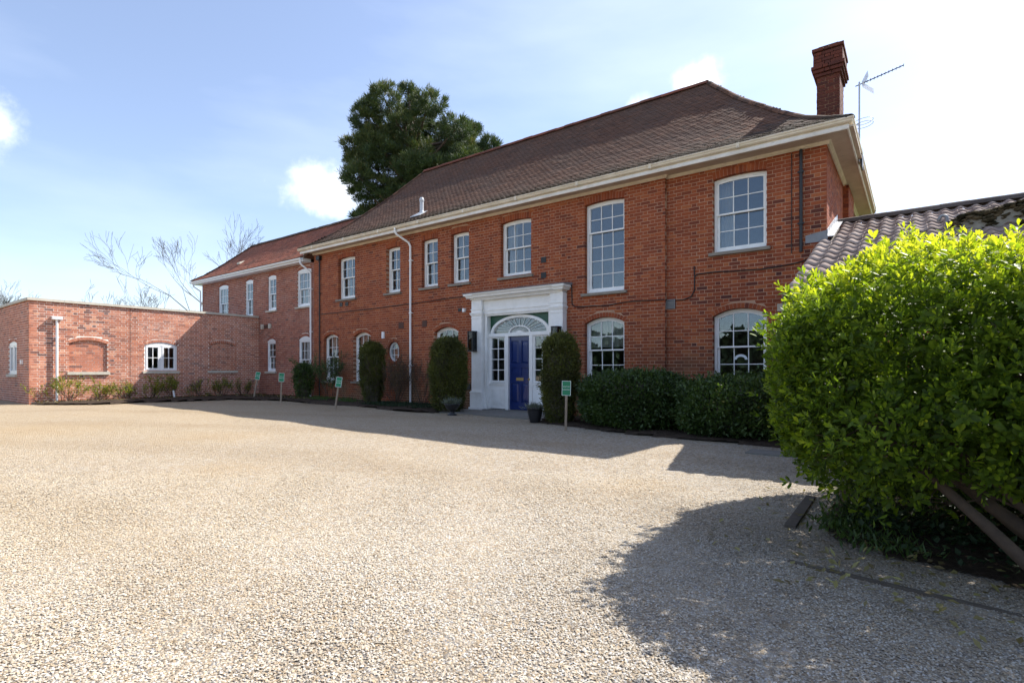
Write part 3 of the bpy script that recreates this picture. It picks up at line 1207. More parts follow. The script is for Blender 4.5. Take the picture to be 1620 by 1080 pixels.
for W, op, c, rt, rb, st in ((WA, w549, 3, 2, 2, 1), (WA, w623, 2, 2, 2, 0), (WA, w681, 2, 2, 2, 1), (WA, w730, 2, 2, 2, 1), (WA, w818, 3, 2, 2, 1),
                             (WA, wst, 3, 2, 4, 0), (WB, wur, 3, 2, 2, 1), (WA, g525, 3, 2, 2, 1), (WA, g570, 3, 2, 2, 1), (WA, g707, 3, 2, 2, 0),
                             (WA, gsl, 3, 2, 2, 2), (WB, glr, 3, 2, 2, 0)):
    win = sash_window(house, W, op, c, rt, rb)
    top = op.v1 + op.rise
    wd = op.u1 - op.u0
    if st == 1:
        curtain(win, W, op.u0 + .03, op.u0 + wd * .33, op.v0 - .1, top, -.34, 5)
        curtain(win, W, op.u1 - wd * .12, op.u1 - .02, op.v0 - .1, top, -.34, 3)
    elif st == 2:
        curtain(win, W, op.u0 - .05, op.u1 + .05, (op.v0 + top) / 2 + .1, top + .05, -.36, 12)
    if op is glr:
        # paper rainbow stuck behind the middle pane and the lit ceiling lamp
        mb = MB()
        uc, vv = op.uc - .01, 1.375
        us = [math.pi * k / 14 for k in range(15)]
        mb.wstrip(W, [(uc + .135 * math.cos(t), vv + .115 * math.sin(t)) for t in us], [(uc + .082 * math.cos(t), vv + .062 * math.sin(t)) for t in us], -.196, -.193)
        mb.build('paper_arch', 'paper_white', win, label='pale paper arch stuck inside the window')
        mb = MB()
        mb.lathe((-2.62, 1.35, 2.66), [(.0, 0), (.16, .0), (.17, .03), (.15, .09), (0, .1)], 18)
        mb.build('ceiling_lamp', 'lamp_glow', win)
        mb = MB()
        mb.wbox(W, op.u0 + .02, op.u0 + .42, .86, .95, -.5, -.25)
        mb.build('paper_pile', 'paper_white', win)
# oval window
mb = MB()
cu, cv = gov.uc, (gov.v0 + gov.v1) / 2
N = 32
el = lambda g: [(cu + (gov.a + g) * math.cos(2 * math.pi * k / N), cv + ((gov.v1 - gov.v0) / 2 + g) * math.sin(2 * math.pi * k / N)) for k in range(N + 1)]
mb.wstrip(WA, el(0.0), el(-.055), -.20, -.085)
a_, b_ = gov.a - .05, (gov.v1 - gov.v0) / 2 - .05
for k in (-1, 1):
    x = k * .095
    hh = b_ * math.sqrt(1 - (x / a_) ** 2)
    mb.wbox(WA, cu + x - .009, cu + x + .009, cv - hh, cv + hh, -.14, -.11)
    y = k * .105
    ww = a_ * math.sqrt(1 - (y / b_) ** 2)
    mb.wbox(WA, cu - ww, cu + ww, cv + y - .009, cv + y + .009, -.141, -.112)
ow = mb.build('window', 'white_paint', house, label='small oval window with white glazing bars')
xs_, ys_ = [-a_, -.095, .095, a_], [-b_, -.105, .105, b_]
for i in range(3):
    for j in range(3):
        pts = []
        for (x, y) in ((xs_[i], ys_[j]), (xs_[i + 1], ys_[j]), (xs_[i + 1], ys_[j + 1]), (xs_[i], ys_[j + 1])):
            q = math.sqrt((x / a_) ** 2 + (y / b_) ** 2)
            s_ = min(1, 1.02 / q)
            pts.append((cu + x * s_, cv + y * s_))
        pane(ow, WA, pts, -.125)

# ---- doorway ---------------------------------------------------------------
DC = -8.55
sur = MB()


def sbox(mb, x0, x1, y0, y1, z0, z1):
    mb.box(x0, x1, y0, y1, z0, z1)


E_STEP = .07
# jamb linings and frame behind the pilasters
for sgn in (-1, 1):
    a, b = sorted((DC + sgn * 1.11, DC + sgn * 1.02))
    sur.box(a, b, -.10, .16, E_STEP, 2.705)
sur.box(DC - 1.02, DC + 1.02, -.085, .16, 2.66, 2.71)
# architrave, frieze
sur.box(DC - 1.14, DC + 1.14, -.118, -.002, 2.705, 2.80)
sur.box(DC - 1.14, DC + 1.14, -.135, -.002, 2.80, 2.835)
sur.box(DC - 1.14, DC + 1.14, -.125, -.002, 2.835, 2.86)
sur.box(DC - 1.14, DC + 1.14, -.105, -.002, 2.86, 3.10)
surround = sur.build('door_surround', 'white_paint', house, label='white panelled doorcase with flat cornice')
for sgn in (-1, 1):
    pb = MB()
    x = DC + sgn * 1.32
    for (hw, pr, z0, z1) in ((.215, .235, E_STEP - .06, E_STEP + .44), (.225, .245, E_STEP + .44, E_STEP + .47), (.205, .225, E_STEP + .47, E_STEP + .50), (.185, .2, E_STEP + .50, 2.60),
                             (.195, .21, 2.60, 2.625), (.185, .2, 2.625, 2.68), (.2, .215, 2.68, 2.70), (.21, .225, 2.70, 2.73), (.225, .24, 2.73, 2.765), (.19, .205, 2.765, 2.84), (.205, .22, 2.84, 2.87), (.188, .2, 2.87, 3.10)):
        pb.box(x - hw, x + hw, -pr, -.003, z0, z1)
    pb.box(x - .245, x + .245, -.265, -.002, .0, E_STEP + .045)
    pb.build('pilaster', 'white_paint', surround)
cb = MB()
pc = [(-.002, 3.10), (.225, 3.10), (.235, 3.125), (.25, 3.135), (.262, 3.16), (.33, 3.172), (.345, 3.19), (.352, 3.225), (.39, 3.245), (.405, 3.28), (-.002, 3.285)]
cb.sweep([(DC - 1.32, -.001), (DC + 1.32, -.001)], [(o, z) for o, z in pc])
for sgn in (-1, 1):
    a, b = sorted((DC + sgn * 1.32, DC + sgn * 1.64))
    st_ = [(.17, .21, 3.10, 3.13), (.20, .25, 3.13, 3.165), (.27, .335, 3.165, 3.195), (.29, .352, 3.195, 3.23), (.33, .40, 3.23, 3.282)]
    for wx, pr, z0, z1 in st_:
        a, b = sorted((DC + sgn * 1.319, DC + sgn * (1.32 + wx)))
        cb.box(a, b, -pr, -.003, z0, z1)
cb.build('cornice', 'white_paint', surround)
lb = MB()
lb.hexa([(DC - 1.67, -.42, 3.285), (DC + 1.67, -.42, 3.285), (DC + 1.67, -.42, 3.303), (DC - 1.67, -.42, 3.303), (DC - 1.67, -.004, 3.285), (DC + 1.67, -.004, 3.285), (DC + 1.67, -.004, 3.35), (DC - 1.67, -.004, 3.35)])
lb.build('lead_flashing', 'grey_lead', surround)
# fanlight screen: transom, arch rim, spandrels, spokes
fb = MB()
FX, FZ, FA, FB_ = DC, 2.17, .95, .46
WD = Wall((DC, .04, 0), (1, 0, 0), (0, -1, 0))
fb.wbox(WD, -1.02, 1.02, 2.075, 2.17, -.06, .05)
ts = [math.pi * k / 36 for k in range(37)]
eo = lambda g, gb=None: [((FA + g) * math.cos(t), FZ + (FB_ + (g if gb is None else gb)) * math.sin(t)) for t in ts]
fb.wstrip(WD, eo(.03, .02), eo(-.055), -.05, .035)
fan = fb.build('fanlight', 'white_paint', house, label='half-oval fanlight with radiating white bars over the blue door')
sp = MB()
for k in range(1, 14):
    t = math.pi * k / 14
    d = (math.cos(t), math.sin(t))
    p0 = (.33 * d[0], FZ + .17 * d[1])
    p1 = ((FA - .05) * d[0], FZ + (FB_ - .05) * d[1])
    sp.tube([WD.pt(*p0, -.002), WD.pt(*p1, -.002)], .0062, 6)
    t2 = math.pi * (k + .5) / 14
for k in range(1, 14):   # swags along the rim
    if k == 13:
        break
    pts = []
    for q in range(7):
        t = math.pi * (k + q / 6) / 14
        dip = .055 * math.sin(math.pi * q / 6)
        pts.append(WD.pt((FA - .05 - dip) * math.cos(t), FZ + (FB_ - .05 - dip * .8) * math.sin(t), -.002))
    sp.tube(pts, .0048, 5)
rim = lambda ra, rb2: [(ra * math.cos(t), FZ + rb2 * math.sin(t)) for t in ts]
sp.wstrip(WD, rim(.36, .195), rim(.32, .165), -.02, .015)
for k in range(1, 18):
    t = math.pi * k / 18
    sp.tube([WD.pt(.09 * math.cos(t), FZ + .05 * math.sin(t), 0), WD.pt(.33 * math.cos(t), FZ + .17 * math.sin(t), 0)], .0042, 5)
sp.wprism(WD, [(.10 * math.cos(t), FZ + .058 * math.sin(t)) for t in ts], -.015, .012)
sp.build('fan_bars', 'white_paint', fan)
for k in range(14):
    t0, t1 = math.pi * k / 14, math.pi * (k + 1) / 14
    pane(fan, WD, [(.34 * math.cos(t0), FZ + .18 * math.sin(t0)), (.92 * math.cos(t0), FZ + .43 * math.sin(t0)), (.92 * math.cos(t1), FZ + .43 * math.sin(t1)), (.34 * math.cos(t1), FZ + .18 * math.sin(t1))], -.02)
pane(fan, WD, [(.34 * math.cos(t), FZ + .18 * math.sin(t)) for t in ts[::3]], -.022)
for sgn in (-1, 1):
    g = MB()
    pts = [(sgn * x, z) for x, z in [((FA + .0) * math.cos(t), FZ + FB_ * math.sin(t)) for t in ts[:19]]]
    poly = pts + [(0.0, 2.665), (sgn * 1.02, 2.665), (sgn * 1.02, FZ)]
    if sgn > 0:
        poly = poly[::-1]
    g.wprism(WD, poly, -.045, -.02)
    g.build('spandrel', 'green_paint', fan)
# sidelights
for sgn in (-1, 1):
    c = DC + sgn * .735
    s = MB()
    x0, x1 = c - .285, c + .285
    s.wbox(WD, x0 - DC, x1 - DC, .09, .76, -.05, .02)
    s.wbox(WD, x0 - DC - .0, x1 - DC, .76, .805, -.055, .045)
    s.wbox(WD, x0 - DC + .085, x1 - DC - .085, .20, .66, .018, .03)
    s.wbox(WD, x0 - DC + .12, x1 - DC - .12, .235, .625, .028, .042)
    s.wbox(WD, x0 - DC, x0 - DC + .035, .805, 2.075, -.05, .02)
    s.wbox(WD, x1 - DC - .035, x1 - DC, .805, 2.075, -.05, .02)
    s.wbox(WD, c - DC + sgn * -.335 - .05, c - DC + sgn * -.335 + .05, .07, 2.075, -.052, .05)
    sl = s.build('sidelight', 'white_paint', house)
    g = MB()
    grid_sash(g, sl, WD, None, x0 - DC + .035, x1 - DC - .035, .815, 2.07, 2, 4, -.035, .005, .03, .05, .03, False, .02)
    g.build('glazing_bars', 'white_paint', sl)
# door leaf
DW = Wall((DC, .075, 0), (1, 0, 0), (0, -1, 0))
d = MB()
dw = .40
d.wbox(DW, -dw, dw, .085, 2.07, -.045, -.012)
for x0, x1 in ((-dw, -dw + .11), (dw - .11, dw), (-.05, .05)):
    d.wbox(DW, x0, x1, .085, 2.07, -.012, .014)
for z0, z1 in ((.085, .28), (.80, 1.02), (1.22, 1.33), (1.95, 2.07)):
    d.wbox(DW, -dw + .11, dw - .11, z0, z1, -.011, .0125)
door = d.build('door', 'blue_paint', house, label='glossy blue panelled front door')
for x0, x1 in ((-dw + .11, -.05), (.05, dw - .11)):
    for z0, z1 in ((.28, .80), (1.33, 1.95)):
        p = MB()
        a, b, c2, d2 = x0 + .012, x1 - .012, z0 + .012, z1 - .012
        i = .04
        P = DW.pt
        p.add([P(a, c2, -.011), P(b, c2, -.011), P(b, d2, -.011), P(a, d2, -.011), P(a + i, c2 + i, .008), P(b - i, c2 + i, .008), P(b - i, d2 - i, .008), P(a + i, d2 - i, .008)],
              [(4, 5, 6, 7), (0, 1, 5, 4), (1, 2, 6, 5), (2, 3, 7, 6), (3, 0, 4, 7)])
        p.build('panel', 'blue_paint', door)
p = MB()
p.wbox(DW, -dw + .135, dw - .135, 1.045, 1.195, -.01, .006)
p.build('panel', 'blue_paint', door)
p = MB()
p.wbox(DW, -.12, .12, .87, .95, .012, .021)
p.wbox(DW, -.10, .10, .893, .928, .021, .026)
p.build('letterbox', 'brass', door)
p = MB()
p.lathe((0, 0, 0), [(0, 0), (.035, 0), (.03, .012), (.014, .02), (.014, .04), (.034, .055), (.034, .075), (.0, .088)], 14)
rotm = Matrix.Rotation(R(90), 4, 'X')
p.v = [tuple((rotm @ Vector(v)) + Vector(DW.pt(dw - .055, .91, .014))) for v in p.v]
p.build('door_knob', 'brass', door, smooth=True)
# step
s = MB()
s.box(DC - 1.62, DC + 1.75, -1.50, -.27, -.05, .055)
s.build('doorstep', 'step_stone', house)
s = MB()
s.box(DC - 1.10, DC + 1.10, -.262, .2, -.05, .072)
s.build('threshold', 'step_stone', house)

# ---- eaves -----------------------------------------------------------------
OV = .37
path_out = [(XL - .30, 0), (XR, 0), (XR, 6.35)]
mb = MB()
mb.sweep([(XL - .30, .12), (XR - .02, .12), (XR - .02, 6.3)], [(-.10, WT + .045), (.12 + OV, WT + .045), (.12 + OV, WT + .075), (-.10, WT + .075)])
mb.build('soffit', 'soffit_board', house)
mb = MB()
mb.sweep([(XL - .02, -.003), (XB + .01, -.003), (XB + .01, .10), (XR + .003, .097), (XR + .003, 6.3)],
         [(0, WT - .012), (.028, WT - .012), (.034, WT + .006), (.05, WT + .012), (.055, WT + .03), (.075, WT + .044), (0, WT + .044)])
mb.build('bed_mould', 'cream_paint', house)
mb = MB()
mb.sweep([(XL - .30, -OV), (XR + OV, -OV), (XR + OV, 6.4)], [(0, WT + .012), (.022, WT + .012), (.03, WT + .03), (.03, WT + .085), (.018, WT + .094), (0, WT + .094)])
mb.build('fascia_board', 'aged_white', house)
mb = MB()
gp = [(.012, WT + .108), (.06, WT + .112), (.085, WT + .13), (.09, WT + .155), (.108, WT + .17), (.112, WT + .195), (.10, WT + .195), (.09, WT + .175), (.076, WT + .16), (.06, WT + .13), (.012, WT + .125)]
mb.sweep([(XL - .36, -OV), (XR + OV, -OV), (XR + OV, 6.4)], gp)
mb.sweep([(XL - .30, -OV - .004), (XR + OV + .004, -OV - .004), (XR + OV + .004, 6.4)], [(0, WT + .096), (.010, WT + .096), (.010, WT + .205), (0, WT + .205)])
mb.build('gutter', 'cream_paint', house)
for x in np.arange(XL + .6, XR, 1.83):
    g = MB()
    g.box(x - .03, x + .03, -OV - .118, -OV - .01, WT + .1, WT + .2)
    g.build('gutter_joint', 'cream_paint', house)

# ---- roof ------------------------------------------------------------------


def tile_mesh(w, l, t):
    mb = MB()
    hw = w / 2 - .0015
    c = .004
    mb.add([(-hw, 0, 0), (hw, 0, 0), (hw, 0, t), (-hw, 0, t), (-hw, l, 0), (hw, l, 0), (hw, l, t), (-hw, l, t), (0, 0, t + c), (0, l, t + c), (0, 0, c)],
           [(0, 10, 8, 3), (10, 1, 2, 8), (3, 8, 9, 7), (8, 2, 6, 9), (4, 0, 3, 7), (1, 5, 6, 2)])
    return mb.mesh('tile')


def tiled_slope(roof, thing, p0, d, n, L, prof, k0, k1, gauge, width, mat, n_single=0, smat=None, lift=.03):
    """p0 eave start, d along the eave, n horizontal inward; prof: [(run, height)]; k0,k1 hip insets per run"""
    p0, d, n = Vector(p0), Vector(d), Vector(n)
    runs = np.array([a for a, b in prof])
    hs = np.array([b for a, b in prof])
    seg = np.sqrt(np.diff(runs) ** 2 + np.diff(hs) ** 2)
    cum = np.concatenate([[0], np.cumsum(seg)])
    tot = cum[-1]
    mats = []
    i = 0
    s = -.03
    while s < tot - gauge * .3:
        s1 = s + gauge * 1.9
        r0 = np.interp(max(s, 0), cum, runs) + min(s, 0) * .9
        h0 = np.interp(max(s, 0), cum, hs) + min(s, 0) * .45
        r1, h1 = np.interp(s1, cum, runs), np.interp(s1, cum, hs)
        if s1 > tot:
            r1, h1 = r0 + (runs[-1] - runs[-2]) * .2, h0 + (hs[-1] - hs[-2]) * .2
        up = (n * (r1 - r0) + Vector((0, 0, h1 - h0 - lift * .55))).normalized()
        nm = d.cross(up)
        rm = np.interp(max(s + gauge / 2, 0), cum, runs)
        a, b = k0 * rm, L - k1 * rm
        x = a + width / 2 - (width / 2 if i % 2 else 0)
        x = width * math.floor(a / width) + (width / 2 if i % 2 else 0)
        while x < b + (-width * .25 if k1 > 0 else width * .4):
            if x > a + (width * .25 if k0 > 0 else -width * .4):
                o = p0 + d * (x + random.gauss(0, .0025)) + n * r0 + Vector((0, 0, h0 + lift + random.gauss(0, .0022)))
                rz = random.gauss(0, .010)
                dd = (d + up * rz).normalized()
                uu = nm.cross(dd)
                m4 = Matrix((dd, uu, nm)).transposed().to_4x4()
                m4.translation = o
                mats.append(m4)
            x += width
        s += gauge
        i += 1
    me = tile_mesh(width, gauge * 1.9, .017)
    tv = np.array([v.co[:] for v in me.vertices])
    tf = np.array([list(p.vertices) for p in me.polygons])
    order = sorted(range(len(mats)), key=lambda q: (mats[q].translation - CAM).length)
    single = set(order[:n_single])
    keep = [q for q in range(len(mats)) if q not in single]
    A = np.array([[list(r) for r in mats[q]] for q in keep])
    V = np.einsum('nij,kj->nki', A[:, :3, :3], tv) + A[:, None, :3, 3]
    Fx = (tf[None] + (np.arange(len(keep)) * len(tv))[:, None, None]).reshape(-1, 4)
    o = link('roof_tiles', poly_mesh('roof_tiles', V.reshape(-1, 3), Fx, np.repeat(np.clip(rng.normal(.5, .14, len(keep)), 0, 1), len(tv)), world_base(thing)), mat, roof)
    o['kind'] = 'stuff'
    if n_single:
        me.materials.append(M[smat])
        for q in single:
            t = bpy.data.objects.new('tile', me)
            COL.objects.link(t)
            t.parent = roof
            mm = mats[q].copy()
            mm.translation -= world_base(thing)
            t.matrix_local = mm


EZ = WT + .17
RY, RZ = 3.2, 8.93
EY = -OV - .06
RUN = RY - EY
PROF = [(0, 0), (.45, .26), (.9, .58), (1.4, 1.01), (2.5, 2.06), (RUN, RZ - EZ)]
XE, XEL = XR + OV + .06, XL - .36
RXR, RXL = -4.50, -15.45
kR, kL = (XE - RXR) / RUN, (RXL - XEL) / RUN
# under-roof sheet
def roof_shell(EYf, EYb, x0, x1, rx0, rx1, ry, prof, ez, dz):
    mb = MB()
    run = prof[-1][0]
    rings = []
    for r, h in prof:
        t = r / run
        rings.append([(x0 + (rx0 - x0) * t, EYf + (ry - EYf) * t, ez + h - dz), (x1 + (rx1 - x1) * t, EYf + (ry - EYf) * t, ez + h - dz),
                      (x1 + (rx1 - x1) * t, EYb + (ry - EYb) * t, ez + h - dz), (x0 + (rx0 - x0) * t, EYb + (ry - EYb) * t, ez + h - dz)])
    mb.v = [p for rg in rings for p in rg]
    for i in range(len(prof) - 1):
        for k in range(4):
            j = (k + 1) % 4
            mb.f.append((i * 4 + k, i * 4 + j, i * 4 + 4 + j, i * 4 + 4 + k))
    return mb


roof = roof_shell(EY + .02, 6.40 + OV + .06, XEL + .02, XE - .02, RXL, RXR, RY, PROF, EZ, .012).build('roof', 'old_tile', house)
tiled_slope(roof, house, (XEL, EY, EZ), (1, 0, 0), (0, 1, 0), XE - XEL, PROF, kL, kR, .10, .165, 'old_tile', 300, 'old_tile_single')
DEP = 6.40 + OV + .06 - EY
sideprof = [(r * kR, h) for r, h in PROF]
tiled_slope(roof, house, (XE, EY, EZ), (0, 1, 0), (-1, 0, 0), DEP, sideprof, 1 / kR, 1 / kR, .10, .165, 'old_tile')
sideprofL = [(r * kL, h) for r, h in PROF]
tiled_slope(roof, house, (XEL, EY + DEP, EZ), (0, -1, 0), (1, 0, 0), DEP, sideprofL, 1 / kL, 1 / kL, .10, .165, 'old_tile')


def half_round(r, l, t=.014, n=8, a=1.5):
    mb = MB()
    vs = []
    for y in (0, l):
        for rr in (r, r - t):
            for k in range(n + 1):
                th = -a + 2 * a * k / n
                vs.append((rr * math.sin(th), y, rr * math.cos(th) - r * math.cos(a)))
    m1 = n + 1
    fs = []
    for k in range(n):
        fs.append((k, k + 1, 2 * m1 + k + 1, 2 * m1 + k))
        fs.append((m1 + k + 1, m1 + k, 3 * m1 + k, 3 * m1 + k + 1))
        fs.append((k + 1, k, m1 + k, m1 + k + 1))
    mb.add(vs, fs)
    return mb.mesh('ridge_tile')


def run_tiles(name, me, roof, thing, a, b, step, drop=.0):
    a, b = Vector(a), Vector(b)
    d = (b - a)
    n = max(1, int(d.length / step))
    y = d.normalized()
    x = y.cross(Vector((0, 0, 1))).normalized()
    z = x.cross(y)
    for i in range(n):
        o = bpy.data.objects.new(name, me)
        COL.objects.link(o)
        o.parent = roof
        m4 = Matrix((x, y, z)).transposed().to_4x4() @ Matrix.Rotation(random.gauss(0, .012), 4, 'Y')
        m4.translation = a + d * (i / n) + Vector((0, 0, random.gauss(0, .004) - drop)) - world_base(thing)
        o.matrix_local = m4


rt_me = half_round(.125, .325)
rt_me.materials.append(M['ridge_red'])
run_tiles('ridge_tile', rt_me, roof, house, (RXL, RY, RZ - .02), (RXR, RY, RZ - .02), .315)
hp_me = half_round(.10, .13, a=1.2)
hp_me.materials.append(M['old_tile_single'])
for (ex, k, rx) in ((XE, kR, RXR), (XEL, kL, RXL)):
    prev = None
    for r, h in PROF:
        t = r / RUN
        p = Vector((ex + (rx - ex) * t, EY + (RY - EY) * t, EZ + h + .012))
        if prev is not None:
            run_tiles('hip_tile', hp_me, roof, house, prev, p, .105)
        prev = p
# moss clumps along the lower courses


def blob_stuff(name, P, S, tone, mat, parent, thing):
    ico = np.array([(0, 0, 1), (.89, 0, .45), (.28, .85, .45), (-.72, .53, .45), (-.72, -.53, .45), (.28, -.85, .45), (0, 0, -.3)])
    fc = np.array([(0, 1, 2), (0, 2, 3), (0, 3, 4), (0, 4, 5), (0, 5, 1), (6, 2, 1), (6, 3, 2), (6, 4, 3), (6, 5, 4), (6, 1, 5)])
    n = len(P)
    V = P[:, None] + ico[None] * S[:, None] * rng.uniform(.7, 1.3, (n, 7, 1))
    Fx = (fc[None] + (np.arange(n) * 7)[:, None, None]).reshape(-1, 3)
    o = link(name, poly_mesh(name, V.reshape(-1, 3), Fx, np.repeat(tone, 7), world_base(thing), True), mat, parent)
    o['kind'] = 'stuff'
    return o


n = 7500
xx = rng.uniform(XEL + .1, XE - .1, n)
rr = np.abs(rng.normal(0, .26, n))
hh = np.interp(rr, [a for a, b in PROF], [b for a, b in PROF])
keep = (rr < 1.3) & (np.sin(xx * 2.1) + np.sin(xx * 5.3 + 1) + rng.normal(0, 1.2, n) > -1.0) & (xx < XE - kR * rr) & (xx > XEL + kL * rr)
P = np.stack([xx, EY + rr, EZ + hh + .028], 1)[keep]
S = rng.uniform(.010, .032, (len(P), 1)) * np.array([[1.2, 1.2, .7]])
blob_stuff('moss', P, S, rng.uniform(0, 1, len(P)), 'moss', roof, house)
# flue on the roof
mb = MB()
fx, fy = -12.72, .42
fz = EZ + np.interp(fy - EY, [a for a, b in PROF], [b for a, b in PROF])
mb.hexa([(fx - .22, fy - .3, fz - .14), (fx + .22, fy - .3, fz - .14), (fx + .22, fy - .3, fz - .12), (fx - .22, fy - .3, fz - .12), (fx - .22, fy + .22, fz + .17), (fx + .22, fy + .22, fz + .17), (fx + .22, fy + .22, fz + .19), (fx - .22, fy + .22, fz + .19)])
mb.lathe((fx, fy, fz), [(.10, -.05), (.07, .08), (.062, .10), (.062, .40), (.075, .41), (.075, .47), (.05, .53), (0, .54)], 14)
mb.build('flue', 'galvanised', house)

# ---- chimney ---------------------------------------------------------------
cx0, cx1, cy0, cy1 = -1.79, -1.34, 2.2, 3.0
ch = MB()
ch.box(cx0 + .012, cx1 - .012, cy0 + .012, cy1 - .012, 5.2, 8.36)
chim = ch.build('chimney', 'old_mortar', house, label='tall brick chimney stack with corbelled top')
B = []
stages = [(0, 5.6, 7.76), (.035, 7.76, 7.84), (.07, 7.84, 7.92), (.10, 7.92, 8.0), (.06, 8.0, 8.32), (.085, 8.32, 8.40)]
for g, z0, z1 in stages:
    for (o, u, nn, L) in (((cx0 - g, cy0 - g, 0), (1, 0, 0), (0, -1, 0), cx1 - cx0 + 2 * g), ((cx1 + g, cy0 - g, 0), (0, 1, 0), (1, 0, 0), cy1 - cy0 + 2 * g),
                          ((cx1 + g, cy1 + g, 0), (-1, 0, 0), (0, 1, 0), cx1 - cx0 + 2 * g), ((cx0 - g, cy1 + g, 0), (0, -1, 0), (-1, 0, 0), cy1 - cy0 + 2 * g)):
        b_, _ = lay_bricks(Wall(o, u, nn), L, z1, [], z0, phase=.11 if nn[0] else .0, depth=.09)
        B += b_
link('brickwork', boxes_mesh('brickwork', B, np.clip(rng.beta(1.6, 2.6, len(B)) * .13, 0, 1), world_base(house)), 'old_red_brick', chim)['kind'] = 'stuff'
cp = MB()
for g, z0, z1 in ((.02, 8.36, 8.405), (-.03, 8.40, 8.46)):
    cp.box(cx0 - g, cx1 + g, cy0 - g, cy1 + g, z0, z1)
cp.build('chimney_cap', 'old_timber', chim)

# ---- pipes, cables and small fittings on the front --------------------------


def downpipe(house, pts, r, mat, brackets):
    mb = MB()
    mb.tube(pts, r, 10)
    for z in brackets:
        x, y = pts[-1][0], pts[-1][1]
        mb.box(x - r * 1.9, x + r * 1.9, y - .012, 0 + .002, z - .012, z + .012)
        mb.lathe((x, y, z), [(r * 1.25, -.03), (r * 1.25, .03)], 10)
    return mb.build('downpipe', mat, house, smooth=False)


downpipe(house, [(-13.02, -.44, 5.60), (-13.02, -.44, 5.47), (-12.99, -.40, 5.40), (-12.76, -.10, 5.16), (-12.72, -.07, 5.05), (-12.72, -.07, .12)], .034, 'white_paint', (4.6, 2.95, 1.3))
downpipe(house, [(-1.78, .045, 5.44), (-1.78, .045, 3.45)], .03, 'black_iron', (5.0, 4.0))
downpipe(house, [(-17.65, -.045, 5.25), (-17.65, -.045, .2)], .022, 'black_iron', (4.0, 2.2))
mb = MB()
mb.box(-17.75, -17.56, -.13, -.003, 5.22, 5.37)
mb.build('alarm_box', 'black_iron', house)


def cable(pts, r=.011, mat='black_cable'):
    mb = MB()
    P, out = [Vector(p) for p in pts], []
    for i in range(len(P) - 1):
        n = max(2, int((P[i + 1] - P[i]).length / .18))
        for k in range(n):
            q = P[i].lerp(P[i + 1], k / n)
            if 0 < k:
                q.z += random.gauss(0, .005)
            out.append(q)
    out.append(P[-1])
    mb.tube(out, r, 6)
    return mb.build('cable', mat, house)


cable([(-6.88, -.05, 3.28), (-6.89, -.018, 3.2), (-6.88, -.018, 2.80), (-6.80, -.018, 2.735), (-6.1, -.018, 2.70), (-5.28, -.018, 2.755), (-4.52, -.018, 2.735), (-4.47, .083, 2.73), (-4.41, .083, 2.70), (-4.1, .083, 2.705), (-3.93, .083, 2.76), (-3.86, .083, 2.90), (-3.855, .083, 3.18), (-3.80, .083, 3.235), (-3.3, .083, 3.24), (-2.5, .083, 3.2), (-1.85, .083, 3.25), (-1.5, .083, 3.34)], .013)
cable([(-3.858, .083, 3.2), (-3.865, .083, 3.42)], .012)
cable([(-17.62, -.016, 3.215), (-14.6, -.016, 3.225), (-12.63, -.016, 3.25), (-10.35, -.016, 3.30)], .012)
cable([(-1.95, .085, 5.42), (-1.95, .085, 3.45)], .008)


def plate(name, W, u, v, w, h, mat, slats=0, pr=.02):
    mb = MB()
    mb.wbox(W, u - w / 2, u + w / 2, v - h / 2, v + h / 2, -.02, pr * (.4 if slats else 1))
    if slats:
        t = .018
        mb.wbox(W, u - w / 2, u - w / 2 + t, v - h / 2, v + h / 2, 0, pr)
        mb.wbox(W, u + w / 2 - t, u + w / 2, v - h / 2, v + h / 2, 0, pr)
        for k in range(slats):
            z = v - h / 2 + h * (k + .5) / slats
            mb.wbox(W, u - w / 2 + t, u + w / 2 - t, z - h / slats * .28, z + h / slats * .28, 0, pr * .95)
    return mb.build(name, mat, house)


for x, z in ((-7.74, 4.02), (-7.74, 3.62)):
    plate('air_vent', WA, x - XL, z, .15, .15, 'black_iron', 4)
for x, z in ((-16.38, 3.49), (-16.05, 3.49)):
    plate('air_vent', WA, x - XL, z, .16, .14, 'black_iron', 4)
for x in (-10.52, -10.33):
    plate('air_vent', WA, x - XL, .68, .13, .17, 'black_iron', 4)
plate('air_vent', WB, .10, 2.63, .21, .215, 'grey_plastic', 7, .035)
plate('tie_plate', WA, -13.22 - XL, 2.585, .24, .20, 'brown_iron', 0, .012)
plate('tie_plate', WA, -12.15 - XL, 2.59, .20, .20, 'brown_iron', 0, .012)
plate('white_box', WA, -14.08 - XL, 2.31, .10, .22, 'upvc_white', 0, .05)
plate('air_vent', WA, -10.68 - XL, 2.915, .12, .09, 'black_iron', 3)
plate('security_sensor', WA, -10.48 - XL, 2.89, .085, .10, 'upvc_white', 0, .08)

